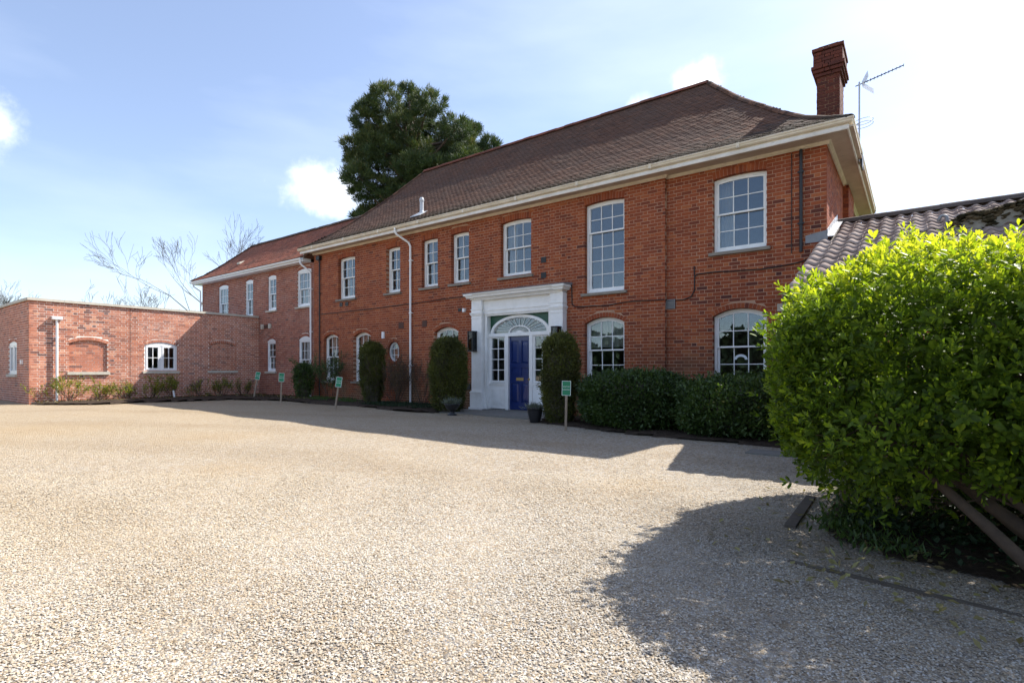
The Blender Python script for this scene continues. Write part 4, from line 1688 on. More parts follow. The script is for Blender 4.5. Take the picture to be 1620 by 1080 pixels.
# lanterns on the doorcase
for nm, xx_, lab in (('wall_lantern', DC - 1.385, 'black box wall lantern on the left pilaster of the doorway'), ('wall_lantern', DC + 1.385, 'black box wall lantern on the right pilaster, half behind the yew')):
    L_ = empty(nm, (xx_, -.21, 1.69), lab, 'lantern', 'lanterns beside the front door')
    mb = MB()
    for sx in (-1, 1):
        for sy in (-1, 1):
            mb.box(xx_ + sx * .08 - .012, xx_ + sx * .08 + .012, -.31 + sy * .085 - .012, -.31 + sy * .085 + .012, 1.70, 2.22)
    mb.box(xx_ - .097, xx_ + .097, -.412, -.208, 2.215, 2.245)
    mb.box(xx_ - .097, xx_ + .097, -.412, -.208, 1.675, 1.705)
    mb.box(xx_ - .06, xx_ + .06, -.215, -.2, 1.75, 2.17)
    mb.build('frame', 'black_iron', L_)
    mb = MB()
    mb.box(xx_ - .076, xx_ + .076, -.392, -.228, 1.708, 2.212)
    mb.build('lantern_glass', 'lantern_glass', L_)
    mb = MB()
    mb.lathe((xx_, -.31, 1.74), [(.0, 0), (.035, 0), (.035, .12), (.05, .2), (.045, .28), (0, .31)], 10)
    mb.build('bulb_holder', 'black_iron', L_)

# ------------------------------------------------------------------ far wing
wing = empty('far_wing', (-22.7, 0, 0), 'two-storey brick wing with redder tiled roof joined to the far left end of the house', 'house')
WX0, WX1 = -27.33, XL
WW = Wall((WX0, .02, 0), (1, 0, 0), (0, -1, 0))
WTW = 5.22


def ow_(x0, x1, v0, v1, rise, ring=.10):
    return Opening(x0 - WX0, x1 - WX0, v0, v1, rise, ring)


ww4 = ow_(-19.21, -18.27, 3.60, 4.98, .07)
ww3 = ow_(-21.38, -20.74, 3.60, 4.97, .06)
ww2 = ow_(-23.22, -22.58, 3.44, 4.97, .06)
ww1 = ow_(-25.68, -24.77, 3.44, 4.95, .07)
wg1 = ow_(-21.44, -20.79, 1.10, 2.34, .10)
wg2 = ow_(-19.12, -18.28, .80, 2.34, .12)
opsW = [ww4, ww3, ww2, ww1, wg1, wg2]
build_wall(wing, WW, WX1 - WX0 - .004, WTW, opsW, 'wing_red_brick', 'wing_mortar', back=-.26)
for op, c in ((ww4, 3), (ww3, 2), (ww2, 2), (ww1, 3), (wg1, 2), (wg2, 3)):
    win = sash_window(wing, WW, op, c, 2, 2, rec=.035, style='board', mat='upvc_white', sill='pale_stone', sill_h=.07, jamb=.055)
    if op in (ww4, ww1, wg2):
        curtain(win, WW, op.u0, op.u0 + .42, op.v0 - .1, op.v1, -.26, 6)
        curtain(win, WW, op.u1 - .26, op.u1, op.v0 - .1, op.v1, -.26, 4)
for x in (-21.78, -21.19):
    mb = MB()
    mb.wbox(WW, x - WX0 - .075, x - WX0 + .075, 2.86, 3.06, -.01, .06)
    mb.build('vent_cowl', 'pale_stone', wing)
mb = MB()
mb.box(-21.62, -21.34, -.02, .016, 2.88, 3.03)
mb.build('air_vent', 'brown_iron', wing)
mb = MB()
mb.box(WX0, WX0 + .24, .29, 3.28, -.1, WTW)
mb.box(WX0, WX1, 3.28, 3.5, -.1, WTW)
mb.build('back_wall', 'new_mortar', wing)
mb = MB()
mb.box(WX0 + .25, WX1 - .02, .3, 3.27, 2.8, 3.0)
mb.box(WX0 + .25, WX1 - .02, .3, 3.27, -.1, .14)
mb.box(WX0 + .25, WX1 - .02, .3, 3.27, WTW - .1, WTW - .02)
mb.build('floor_slab', 'plaster', wing)
WOV = .30
mb = MB()
mb.sweep([(WX0 - WOV, 3.5), (WX0 - WOV, .02 - WOV), (-18.32, .02 - WOV)], [(0, WTW + .0), (.02, WTW + .0), (.02, WTW + .15), (0, WTW + .15)])
mb.box(WX0 - WOV, -18.322, .021 - WOV, .15, WTW + .004, WTW + .03)
mb.box(-18.345, -18.321, .022 - WOV, .03, WTW + .031, WTW + .30)
mb.box(WX0 - WOV + .001, WX0 + .1, .151, 3.5, WTW + .004, WTW + .03)
mb.build('fascia_board', 'upvc_white', wing)
mb = MB()
mb.sweep([(WX0 - WOV - .001, 3.5), (WX0 - WOV - .001, .019 - WOV), (-18.34, .019 - WOV)], [(.022, WTW + .06), (.07, WTW + .05), (.11, WTW + .08), (.12, WTW + .125), (.108, WTW + .125), (.095, WTW + .09), (.07, WTW + .065), (.022, WTW + .075)])
mb.build('gutter', 'upvc_white', wing)
WEZ, WRY, WRZ = WTW + .14, 1.52, 7.06
WEY = .02 - WOV - .05
WRUN = WRY - WEY
WPROF = [(0, 0), (.4, .27), (.9, .73), (WRUN, WRZ - WEZ)]
WXE = WX0 - WOV - .05
WRX = -25.5
kW = (WRX - WXE) / WRUN
wroof = roof_shell(WEY + .02, 3.5 + WOV, WXE + .02, -18.30, WRX, -16.4, WRY, WPROF, WEZ, .012).build('roof', 'new_tile', wing)
tiled_slope(wroof, wing, (WXE, WEY, WEZ), (1, 0, 0), (0, 1, 0), -18.30 - WXE, WPROF, kW, -1.9 / WRUN, .10, .165, 'new_tile')
DW2 = 3.5 + WOV - WEY
tiled_slope(wroof, wing, (WXE, WEY + DW2, WEZ), (0, -1, 0), (1, 0, 0), DW2, [(r * kW, h) for r, h in WPROF], 1 / kW, 1 / kW, .10, .165, 'new_tile')
rg_me = half_round(.11, .31)
rg_me.materials.append(M['ridge_grey'])
run_tiles('ridge_tile', rg_me, wroof, wing, (WRX, WRY, WRZ), (-16.6, WRY, WRZ), .3)
prev = None
for r, h in WPROF:
    t = r / WRUN
    p = Vector((WXE + (WRX - WXE) * t, WEY + (WRY - WEY) * t, WEZ + h + .015))
    if prev is not None:
        run_tiles('hip_tile', hp_me, wroof, wing, prev, p, .11)
    prev = p
mb = MB()
mb.hexa([(-24.55, .30, 5.92), (-24.3, .30, 5.92), (-24.3, .30, 6.0), (-24.55, .30, 6.0), (-24.55, .55, 6.05), (-24.3, .55, 6.05), (-24.3, .55, 6.12), (-24.55, .55, 6.12)])
mb.build('roof_vent', 'pale_stone', wing)
downpipe(wing, [(-18.40, -.36, 5.28), (-18.40, -.36, 5.16), (-18.38, -.33, 5.10), (-18.20, -.09, 4.86), (-18.19, -.06, 4.76), (-18.19, -.06, .15)], .034, 'upvc_white', (4.2, 2.6, 1.0))
downpipe(wing, [(WX0 - .20, -.30, 5.24), (WX0 - .20, -.28, 5.12), (WX0 - .04, -.05, 4.92), (WX0 - .03, -.04, 3.5)], .034, 'upvc_white', ())

# ------------------------------------------------------------------ annex
annex = empty('flat_roofed_annex', (-26, -3.6, 0), 'single-storey flat-roofed brick annex with pale coping, sunlit on one side', 'building')
AX, AY = -22.09, -7.32
AT = 3.335
WAF = Wall((AX, AY, 0), (0, 1, 0), (1, 0, 0))
AL = -AY + .015
na1 = Opening(-6.32 - AY, -5.285 - AY, 1.10, 2.04, .12, .105)
na2 = Opening(-1.975 - AY, -.945 - AY, 1.14, 2.13, .12, .105)
aw = Opening(-4.18 - AY, -3.115 - AY, 1.12, 2.05, .12, .105)


def seen_annex(p):
    return (Vector(p) - CAM).length if p[2] > .9 else None


build_wall(annex, WAF, AL, AT, [na1, na2, aw], 'new_red_brick', 'new_mortar', 300, seen_annex, back=-.3, phase=.03, slab_ext=(.03, 0))
WAS = Wall((-31.0, AY, 0), (1, 0, 0), (0, -1, 0))
as1 = Opening(-24.75 + 31, -23.62 + 31, 1.02, 2.05, .06, .105)
build_wall(annex, WAS, 31 + AX, AT, [as1], 'new_red_brick', 'new_mortar', back=-.3, phase=.0, slab_ext=(0, -.007))
for op in (na1, na2):      # blind recesses
    Wn = Wall((AX - .055, AY, 0), (0, 1, 0), (1, 0, 0))
    bx, _ = lay_bricks(Wn, op.u1 + .05, op.v1 + op.rise + .1, [], op.v0 - .1, op.u0 - .05, depth=.04)
    np_ = MB()
    np_.wbox(Wn, op.u0 - .05, op.u1 + .05, op.v0 - .1, op.v1 + op.rise + .1, -.03, -.006)
    rp = np_.build('blind_recess', 'new_mortar', annex)
    link('brickwork', boxes_mesh('brickwork', bx, rng.beta(2.2, 2, len(bx)), world_base(annex)), 'new_red_brick', rp)['kind'] = 'stuff'
    s = MB()
    s.wbox(WAF, op.u0 - .06, op.u1 + .06, op.v0 - .095, op.v0, -.05, .06)
    s.build('sill', 'pale_stone', rp)
# casement
mb = MB()
us = [aw.u0 + (aw.u1 - aw.u0) * k / 12 for k in range(13)]
mb.wstrip(WAF, [(u, aw.arc(u, .004)) for u in us], [(u, aw.v1 - .02) for u in us], -.10, -.02)
mb.wbox(WAF, aw.u0, aw.u0 + .055, aw.v0, aw.v1 - .02, -.10, -.03)
mb.wbox(WAF, aw.u1 - .055, aw.u1, aw.v0, aw.v1 - .02, -.10, -.03)
mb.wbox(WAF, aw.uc - .04, aw.uc + .04, aw.v0, aw.v1 - .02, -.10, -.028)
mb.wbox(WAF, aw.u0 + .055, aw.u1 - .055, aw.v0, aw.v0 + .05, -.10, -.031)
aw_o = mb.build('window', 'upvc_white', annex)
for a, b in ((aw.u0 + .055, aw.uc - .04), (aw.uc + .04, aw.u1 - .055)):
    g = MB()
    grid_sash(g, aw_o, WAF, None, a, b, aw.v0 + .05, aw.v1 - .02, 2, 2, -.075, -.018, .055, .06, .055, False, .022)
    g.build('casement', 'upvc_white', aw_o)
s = MB()
s.wbox(WAF, aw.u0 - .06, aw.u1 + .06, aw.v0 - .085, aw.v0 - .001, -.06, .06)
s.build('sill', 'pale_stone', aw_o)
mb = MB()
us = [as1.u0 + (as1.u1 - as1.u0) * k / 8 for k in range(9)]
mb.wstrip(WAS, [(u, as1.arc(u, .003)) for u in us], [(u, as1.v1 - .08) for u in us], -.08, -.02)
for a, b in ((as1.u0, as1.u0 + .06), (as1.u1 - .06, as1.u1), (as1.uc - .04, as1.uc + .04)):
    mb.wbox(WAS, a, b, as1.v0, as1.v1 - .08, -.08, -.025)
mb.wbox(WAS, as1.u0 + .06, as1.u1 - .06, as1.v0, as1.v0 + .07, -.08, -.026)
so = mb.build('window', 'upvc_white', annex)
for a, b in ((as1.u0 + .06, as1.uc - .04), (as1.uc + .04, as1.u1 - .06)):
    g = MB()
    grid_sash(g, so, WAS, None, a, b, as1.v0 + .07, as1.v1 - .08, 2, 1, -.07, -.035, .05, .05, .05, False, .03)
    g.build('casement', 'upvc_white', so)
    curtain(so, WAS, a, b, as1.v0, as1.v1, -.13, 8, .01)
s = MB()
s.wbox(WAS, as1.u0 - .06, as1.u1 + .06, as1.v0 - .085, as1.v0 - .001, -.06, .06)
s.build('sill', 'pale_stone', so)
# coping in lengths
n = 8
for i in range(n):
    a, b = AY - .05 + (AL + .02) * i / n, AY - .05 + (AL + .02) * (i + 1) / n
    c = MB()
    c.box(AX - .34, AX + .05, a + .003, b - .003, AT + .003, AT + .085 + random.gauss(0, .0015))
    c.build('coping_stone', 'pale_stone', annex)
for i in range(9):
    a, b = -31 + (31 + AX - .345) * i / 9, -31 + (31 + AX - .345) * (i + 1) / 9
    c = MB()
    c.box(a + .003, b - .003, AY - .05, AY + .34, AT + .003, AT + .085 + random.gauss(0, .0015))
    c.build('coping_stone', 'pale_stone', annex)
mb = MB()
mb.box(-31, AX - .31, AY + .31, -.1, 3.0, 3.12)
mb.build('flat_roof', 'grey_lead', annex)
mb = MB()
mb.box(-31, -30.75, AY + .31, -.1, -.1, AT)
mb.box(-30.7, AX - .32, -.3, -.06, -.1, AT)
mb.build('back_wall', 'new_mortar', annex)
mb = MB()
mb.box(-30.7, AX - .32, AY + .32, -.31, -.08, .12)
mb.build('room_floor', 'room_floor', annex)
py = -6.655
mb = MB()
mb.tube([(AX + .075, py, 2.78), (AX + .075, py, .12)], .036, 12)
for z in (2.2, .9):
    mb.box(AX - .002, AX + .08, py - .06, py + .06, z - .014, z + .014)
dp = mb.build('downpipe', 'upvc_white', annex)
mb = MB()
mb.hexa([(AX, py - .13, 2.77), (AX + .15, py - .13, 2.77), (AX + .16, py - .14, 2.87), (AX, py - .14, 2.87), (AX, py + .13, 2.77), (AX + .15, py + .13, 2.77), (AX + .16, py + .14, 2.87), (AX, py + .14, 2.87)])
mb.build('hopper', 'upvc_white', dp)
mb = MB()
mb.wbox(WAS, -22.86 + 31 - .045, -22.86 + 31 + .045, 1.34, 1.48, -.01, .06)
mb.build('white_box', 'upvc_white', annex)
# movement joint in the brickwork
mb = MB()
mb.wbox(WAF, -4.62 - AY - .006, -4.62 - AY + .006, .1, AT, -.01, .0025)
mb.build('movement_joint', 'brown_iron', annex)

# ------------------------------------------------------------------ lean-to at the right
lean = empty('side_extension', (1.0, -.5, 0), 'low side extension with pantiled roof behind the big bush', 'building')
SX0, SX1 = -1.45, 2.95
SB = .396
rz = lambda y: 3.60 + SB * y
LY0, LY1 = -3.62, 1.72
mb = MB()
mb.box(SX0 + .22, SX0 + .44, LY0 + .35, -.002, -.1, 2.25)
mb.hexa([(SX0 + .22, -3.27, 2.25), (SX0 + .44, -3.27, 2.25), (SX0 + .44, -3.27, 2.26), (SX0 + .22, -3.27, 2.26), (SX0 + .22, -.002, 2.25), (SX0 + .44, -.002, 2.25), (SX0 + .44, -.002, rz(0) - .1), (SX0 + .22, -.002, rz(0) - .1)])
mb.box(SX0 + .22, SX1, LY0 + .12, LY0 + .345, -.1, 2.10)
mb.box(SX1 - .2, SX1, LY0 + .35, LY1 + 2, -.1, 3.0)
mb.box(XR + .004, XR + .5, .0, .2, -.1, rz(0) - .1)
lw = mb.build('wall', 'old_mortar', lean)
B, _ = lay_bricks(Wall((SX0 + .22, LY0 + .115, 0), (1, 0, 0), (0, -1, 0)), SX1 - SX0 - .22, 2.08, [], depth=.02)
b2, _ = lay_bricks(Wall((SX0 + .215, -.02, 0), (0, -1, 0), (-1, 0, 0)), -.02 - LY0 - .13, 2.25, [], depth=.02)
link('brickwork', boxes_mesh('brickwork', B + b2, rng.beta(2, 2.4, len(B + b2)), world_base(lean)), 'old_red_brick', lw)['kind'] = 'stuff'
ps, gs = .23, .355
nrow = int(round((LY1 - LY0) / math.cos(math.atan(SB)) / gs))
ncol = int((SX1 - SX0) / ps)
pm = MB()
nn_ = 12
for lay in (0, -.014):
    for y in (0, gs * 1.12):
        for k in range(nn_ + 1):
            t = k / nn_
            pm.v.append((t * ps * 1.06, y, lay + .026 * math.cos(2 * math.pi * (t * 1.06 - .25)) * (1.0 if True else 1)))
m1 = nn_ + 1
for k in range(nn_):
    pm.f += [(k, k + 1, m1 + k + 1, m1 + k), (2 * m1 + k + 1, 2 * m1 + k, 3 * m1 + k, 3 * m1 + k + 1), (k + 1, k, 2 * m1 + k, 2 * m1 + k + 1)]
pm.f += [(0, m1, 3 * m1, 2 * m1), (m1 - 1, 3 * m1 - 1, 4 * m1 - 1, 2 * m1 - 1)]
pme = pm.mesh('pantile')
pme.materials.append(M['pantile'])
pme.polygons.foreach_set('use_smooth', [i < nn_ * 3 and i % 3 < 2 for i in range(len(pme.polygons))])
rf = MB()
rf.hexa([(SX0 + .03, LY0 + .03, rz(LY0) - .09), (SX1, LY0 + .03, rz(LY0) - .09), (SX1, LY0 + .03, rz(LY0) - .05), (SX0 + .03, LY0 + .03, rz(LY0) - .05),
         (SX0 + .03, LY1, rz(LY1) - .09), (SX1, LY1, rz(LY1) - .09), (SX1, LY1, rz(LY1) - .05), (SX0 + .03, LY1, rz(LY1) - .05)])
rf.hexa([(XR + .02, LY1, rz(LY1) - .12), (SX1, LY1, rz(LY1) - .12), (SX1, LY1, rz(LY1) - .05), (XR + .02, LY1, rz(LY1) - .05),
         (XR + .02, LY1 + 4, rz(LY1) - 1.7), (SX1, LY1 + 4, rz(LY1) - 1.7), (SX1, LY1 + 4, rz(LY1) - 1.62), (XR + .02, LY1 + 4, rz(LY1) - 1.62)])
lroof = rf.build('roof', 'old_timber', lean)
ang = math.atan(SB)
for r_ in range(nrow):
    y = LY0 + (LY1 - LY0) * r_ / nrow
    for c_ in range(ncol):
        x = SX0 + c_ * ps
        if y > -.28 and x < XR + .03:
            continue
        t = bpy.data.objects.new('pantile', pme)
        COL.objects.link(t)
        t.parent = lroof
        t.location = Vector((x + random.gauss(0, .004), y + random.gauss(0, .005), rz(y) + .02 + random.gauss(0, .003))) - world_base(lean)
        t.rotation_euler = (ang - .045, random.gauss(0, .008), random.gauss(0, .006))
rd = half_round(.12, .44)
rd.materials.append(M['ridge_grey'])
run_tiles('ridge_tile', rd, lroof, lean, (XR + .03, LY1 + .02, rz(LY1) + .0), (SX1, LY1 + .02, rz(LY1) + .0), .42)
mb = MB()
mb.hexa([(SX0 - .01, LY0, rz(LY0) - .16), (SX0 + .02, LY0, rz(LY0) - .16), (SX0 + .02, LY0, rz(LY0) - .015), (SX0 - .01, LY0, rz(LY0) - .015),
         (SX0 - .01, -.01, rz(0) - .16), (SX0 + .02, -.01, rz(0) - .16), (SX0 + .02, -.01, rz(0) - .02), (SX0 - .01, -.01, rz(0) - .02)])
mb.build('bargeboard', 'old_timber', lroof)
mb = MB()
mb.box(SX0 - .06, SX0 + .2, LY0 - .03, LY0 + .10, rz(LY0) - .21, rz(LY0) - .11)
mb.box(SX0 + .2, SX1, LY0 - .03, LY0 + .0, rz(LY0) - .19, rz(LY0) - .06)
mb.build('fascia_board', 'stone_sill', lroof)
# lead flashings where the roof meets the house corner
mb = MB()
mb.hexa([(XR - .36, .10 - .012, rz(.08) - .02), (XR + .012, .10 - .012, rz(.08) - .02), (XR + .012, .10 - .012, rz(.08) + .19), (XR - .36, .10 - .012, rz(.08) + .13),
         (XR - .36, .097, rz(.08) - .02), (XR + .012, .097, rz(.08) - .02), (XR + .012, .097, rz(.08) + .19), (XR - .36, .097, rz(.08) + .13)])
mb.build('lead_flashing', 'grey_lead', lroof)
mb = MB()
for i in range(6):
    y0, y1 = .095 + i * .27, .095 + (i + 1) * .27 + .02
    mb.hexa([(XR + .003, y0, rz(y0) + .03), (XR + .016, y0, rz(y0) + .03), (XR + .016, y0, rz(y0) + .20), (XR + .003, y0, rz(y0) + .20), (XR + .003, y1, rz(y1) + .03), (XR + .016, y1, rz(y1) + .03), (XR + .016, y1, rz(y1) + .20), (XR + .003, y1, rz(y1) + .20)])
    mb.hexa([(XR + .003, y0, rz(y0) + .055), (XR + .12, y0, rz(y0) + .05), (XR + .12, y0, rz(y0) + .06), (XR + .003, y0, rz(y0) + .07), (XR + .003, y1, rz(y1) + .055), (XR + .12, y1, rz(y1) + .05), (XR + .12, y1, rz(y1) + .06), (XR + .003, y1, rz(y1) + .07)])
mb.build('lead_flashing', 'bright_lead', lroof)
# mossy gable parapet rising out of the roof and its vent pipe
mb = MB()
pA, pB = Vector((.50, -.35, 3.40)), Vector((3.4, -.35, 4.05))
mb.hexa([(.50, -.6, 3.1), (3.4, -.6, 3.1), (3.4, -.6, 4.02), (.50, -.6, 3.50), (.50, -.1, 3.1), (3.4, -.1, 3.1), (3.4, -.1, 4.02), (.50, -.1, 3.50)])
par = mb.build('parapet', 'stone_sill', lean)
n = 2600
tt = rng.uniform(0, 1, n)
P = np.stack([.48 + 2.9 * tt, rng.uniform(-.66, -.06, n), 3.50 + .52 * tt + np.where(rng.uniform(0, 1, n) < .45, -np.abs(rng.normal(0, .16, n)), rng.uniform(-.03, .05, n))], 1)
blob_stuff('moss', P, rng.uniform(.025, .075, (n, 1)) * np.array([[1.2, 1.2, .8]]), rng.beta(2, 1.3, n), 'moss', par, lean)
mb = MB()
q = [(.41, -.55, 3.3), (.41, -.55, 3.60)] + [(.41 - .05 + .05 * math.cos(a), -.55, 3.60 + .05 * math.sin(a)) for a in (.5, 1.0, 1.57, 2.1, 2.7)] + [(.30, -.55, 3.57)]
mb.tube(q, .024, 8)
mb.build('vent_pipe', 'grey_lead', lean, smooth=True)

# ------------------------------------------------------------------ aerial
ant = empty('television_aerial', (-.94, 1.5, 5.5), 'metal television aerial on a mast beside the chimney', 'aerial')
AXx, AYy = -.925, 1.5
mb = MB()
mb.tube([(AXx, AYy, 5.45), (AXx, AYy, 7.10)], .016, 8)
mb.build('mast', 'galvanised', ant)
mb = MB()
b0, b1 = Vector((AXx - .07, AYy, 7.03)), Vector((AXx + .74, AYy + .05, 7.22))
mb.tube([b0, b1], .010, 6)
boom = mb.build('boom', 'black_iron', ant)
for i in range(11):
    p = b0.lerp(b1, .25 + .75 * i / 10)
    e = MB()
    e.tube([p + Vector((0, -.07, -.012)), p + Vector((0, .07, .012))], .0045, 5)
    e.tube([p + Vector((-.002, 0, -.03)), p + Vector((.002, 0, .03))], .0045, 5)
    e.build('element', 'black_iron', boom)
e = MB()
for k in range(7):
    t = -.12 + .04 * k
    for sg in (-1, 1):
        a = b0 + Vector((.12, t, .0))
        e.tube([a, a + Vector((.10 if sg > 0 else .2, 0, sg * .2))], .004, 4)
e.build('reflector', 'galvanised', boom)
mb = MB()
ring = [(AXx + .07 + .17 * math.cos(2 * math.pi * k / 24), AYy + .17 * math.sin(2 * math.pi * k / 24), 6.27 + .015 * math.cos(2 * math.pi * k / 24)) for k in range(25)]
mb.tube(ring, .006, 5)
mb.tube([(x, y, z - .07) for x, y, z in ring], .006, 5)
mb.tube([(AXx, AYy, 6.235), (AXx - .10, AYy, 6.235)], .012, 5)
mb.build('loop_antenna', 'galvanised', ant)
mb = MB()
mb.box(AXx - .05, AXx + .03, AYy - .02, AYy + .02, 5.5, 5.56)
mb.box(AXx + .02, AXx + .05, AYy - .015, AYy + .3, 5.35, 5.72)
mb.build('bracket', 'black_iron', ant)

# ------------------------------------------------------------------ parking signs


def text_mesh(txt, size):
    cu_ = bpy.data.curves.new('lettering', 'FONT')
    cu_.body = txt
    cu_.size = size
    cu_.align_x = 'CENTER'
    cu_.align_y = 'CENTER'
    cu_.extrude = .0012
    cu_.resolution_u = 2
    tmp = bpy.data.objects.new('lettering', cu_)
    COL.objects.link(tmp)
    bpy.context.view_layer.update()
    me = bpy.data.meshes.new_from_object(tmp.evaluated_get(bpy.context.evaluated_depsgraph_get()))
    bpy.data.objects.remove(tmp)
    me.name = 'lettering'
    me.materials.append(M['sign_white'])
    return me


TXT = [text_mesh('VISITOR', .036), text_mesh('PARKING', .036)]
SW, SH = .17, .28


def make_sign(loc, yaw, lean_x, lean_y, hgt, label):
    root = empty('parking_sign', loc, label, 'sign', 'green parking signs on wooden posts')
    root.rotation_euler = (R(lean_y), R(lean_x), R(yaw))
    mb = MB()
    mb.box(-.022, .022, -.016, .016, -.1, hgt - .02)
    me = mb.mesh('post')
    link('post', me, 'post_wood', root)
    mb = MB()
    mb.box(-SW / 2, SW / 2, -.022, -.017, hgt - SH, hgt)
    b = link('board', mb.mesh('board'), 'sign_green', root)
    mb = MB()
    t = .009
    z0, z1 = hgt - SH, hgt
    for q in ((-SW / 2, -SW / 2 + t, z0, z1), (SW / 2 - t, SW / 2, z0, z1), (-SW / 2 + t, SW / 2 - t, z0, z0 + t), (-SW / 2 + t, SW / 2 - t, z1 - t, z1)):
        mb.box(q[0], q[1], -.0245, -.0222, q[2], q[3])
    link('border', mb.mesh('border'), 'sign_white', b)
    for me, z in ((TXT[0], hgt - SH * .40), (TXT[1], hgt - SH * .60)):
        t_ = bpy.data.objects.new('lettering', me)
        COL.objects.link(t_)
        t_.parent = b
        t_.location = (0, -.0235, z)
        t_.rotation_euler = (R(90), 0, 0)
    return root


make_sign((-5.317, -2.906, .0), 24, 1.0, 0, .95, 'upright green sign in front of the clipped hedge by the front door')
make_sign((-12.90, -2.69, .06), 30, 7.5, -3, .91, 'leaning green sign nearest the two arched windows left of the oval one')
make_sign((-16.43, -2.26, .09), 44, 2.0, 0, .97, 'nearly upright green sign beside the round shrub at the downpipe')
make_sign((-19.33, -1.65, .10), 38, 9.0, -4, 1.0, 'leaning green sign in the corner between annex and wing')

# ------------------------------------------------------------------ planting
LEAF6V = np.array([(0, 0, 0), (-.42, .48, .08), (-.38, .82, .07), (0, 1, -.04), (.38, .82, .07), (.42, .48, .08), (0, .55, 0)])
LEAF6F = np.array([(0, 6, 1), (1, 6, 2), (2, 6, 3), (3, 6, 4), (4, 6, 5), (5, 6, 0)])
LEAF2V = np.array([(0, 0, 0), (-.5, .45, .06), (0, 1, -.02), (.5, .45, .06)])
LEAF2F = np.array([(0, 2, 1), (0, 3, 2)])


def frames(axis, nrm):
    axis = axis / np.linalg.norm(axis, axis=1, keepdims=True)
    x = np.cross(axis, nrm)
    ln = np.linalg.norm(x, axis=1, keepdims=True)
    x = np.where(ln > 1e-4, x / np.maximum(ln, 1e-4), np.array([[1., 0, 0]]))
    z = np.cross(x, axis)
    return x, axis, z


def leaves_mesh(name, P, axis, nrm, length, width, tone, off, shape=2):
    LV, LF = (LEAF6V, LEAF6F) if shape == 6 else (LEAF2V, LEAF2F)
    x, y, z = frames(axis, nrm)
    n = len(P)
    length = np.broadcast_to(np.asarray(length, float), (n,))[:, None, None]
    width = np.broadcast_to(np.asarray(width, float), (n,))[:, None, None]
    V = P[:, None] + x[:, None] * LV[None, :, 0:1] * width + y[:, None] * LV[None, :, 1:2] * length + z[:, None] * LV[None, :, 2:3] * width * 1.6
    Fx = (LF[None] + (np.arange(n) * len(LV))[:, None, None]).reshape(-1, 3)
    return poly_mesh(name, V.reshape(-1, 3), Fx, np.repeat(tone, len(LV)), off, shape == 6)


def rnd_dir(n):
    v = rng.normal(0, 1, (n, 3))
    return v / np.linalg.norm(v, axis=1, keepdims=True)


def lump(P, seed, f=1.0):
    r = np.random.default_rng(seed)
    s = np.zeros(len(P))
    for k in range(7):
        d = r.normal(0, 1, 3)
        d /= np.linalg.norm(d)
        fr = f * r.uniform(1.2, 6)
        s += np.sin(P @ d * fr + r.uniform(0, 6.28)) / (1 + .25 * fr / f)
    return s / 2.2


def branch_tree(mb, p, d, length, r, depth, spread, up=.1, min_r=.004, kids=(2, 4), sides=5, wob=.12, shrink=.72):
    pts, rs = [Vector(p)], [r]
    n = 4
    dd = Vector(d).normalized()
    for i in range(n):
        dd = (dd + Vector((random.gauss(0, wob), random.gauss(0, wob), random.gauss(0, wob) + up * .25))).normalized()
        pts.append(pts[-1] + dd * length / n)
        rs.append(max(r * (1 - .42 * (i + 1) / n), min_r))
    mb.tube(pts, rs, sides if r > .02 else 3, cap=False)
    ends = [pts[-1]]
    if depth <= 0:
        return [(pts[-1], dd)]
    tips = []
    for k in range(random.randint(*kids)):
        i = random.randint(2, n) if k else n
        ax = Vector((random.gauss(0, 1), random.gauss(0, 1), random.gauss(0, 1))).normalized()
        q = (dd + ax * spread + Vector((0, 0, up))).normalized()
        tips += branch_tree(mb, pts[i], q, length * random.uniform(shrink - .14, shrink + .1), rs[i] * .72, depth - 1, spread, up, min_r, kids, sides, wob, shrink)
    return tips


# --- the big evergreen bush at the right
BC = np.array([1.03, -6.50, 1.18])
BS = np.array([1.92, 1.76, .885])
bush = empty('evergreen_bush', (.75, -7.0, 0), 'very large bright green evergreen bush filling the right side', 'bush')
bo = world_base(bush)


def bush_surface(n):
    """rounded above, boxier below"""
    d = rnd_dir(n)
    p = 3.2
    q = np.where(d[:, 2] > 0, 3.3, 4.5)
    S = (np.abs(d[:, 0]) ** p + np.abs(d[:, 1]) ** p)
    r = 1 / (S ** (q / p) + np.abs(d[:, 2]) ** q) ** (1 / q)
    u = d * r[:, None]
    P = BC + u * BS
    S = np.maximum((np.abs(u[:, 0]) ** p + np.abs(u[:, 1]) ** p), 1e-6)
    gx = S ** (q / p - 1) * np.abs(u[:, 0]) ** (p - 1) * np.sign(u[:, 0])
    gy = S ** (q / p - 1) * np.abs(u[:, 1]) ** (p - 1) * np.sign(u[:, 1])
    gz = np.abs(u[:, 2]) ** (q - 1) * np.sign(u[:, 2])
    nr = np.stack([gx, gy, gz], 1) / BS
    nr /= np.linalg.norm(nr, axis=1, keepdims=True)
    P = P + nr * (lump(P, 5, 1.5) * .09 + lump(P, 6, 4.0) * .07 + np.maximum(rng.normal(-.05, .07, n), 0))[:, None]
    return P, nr


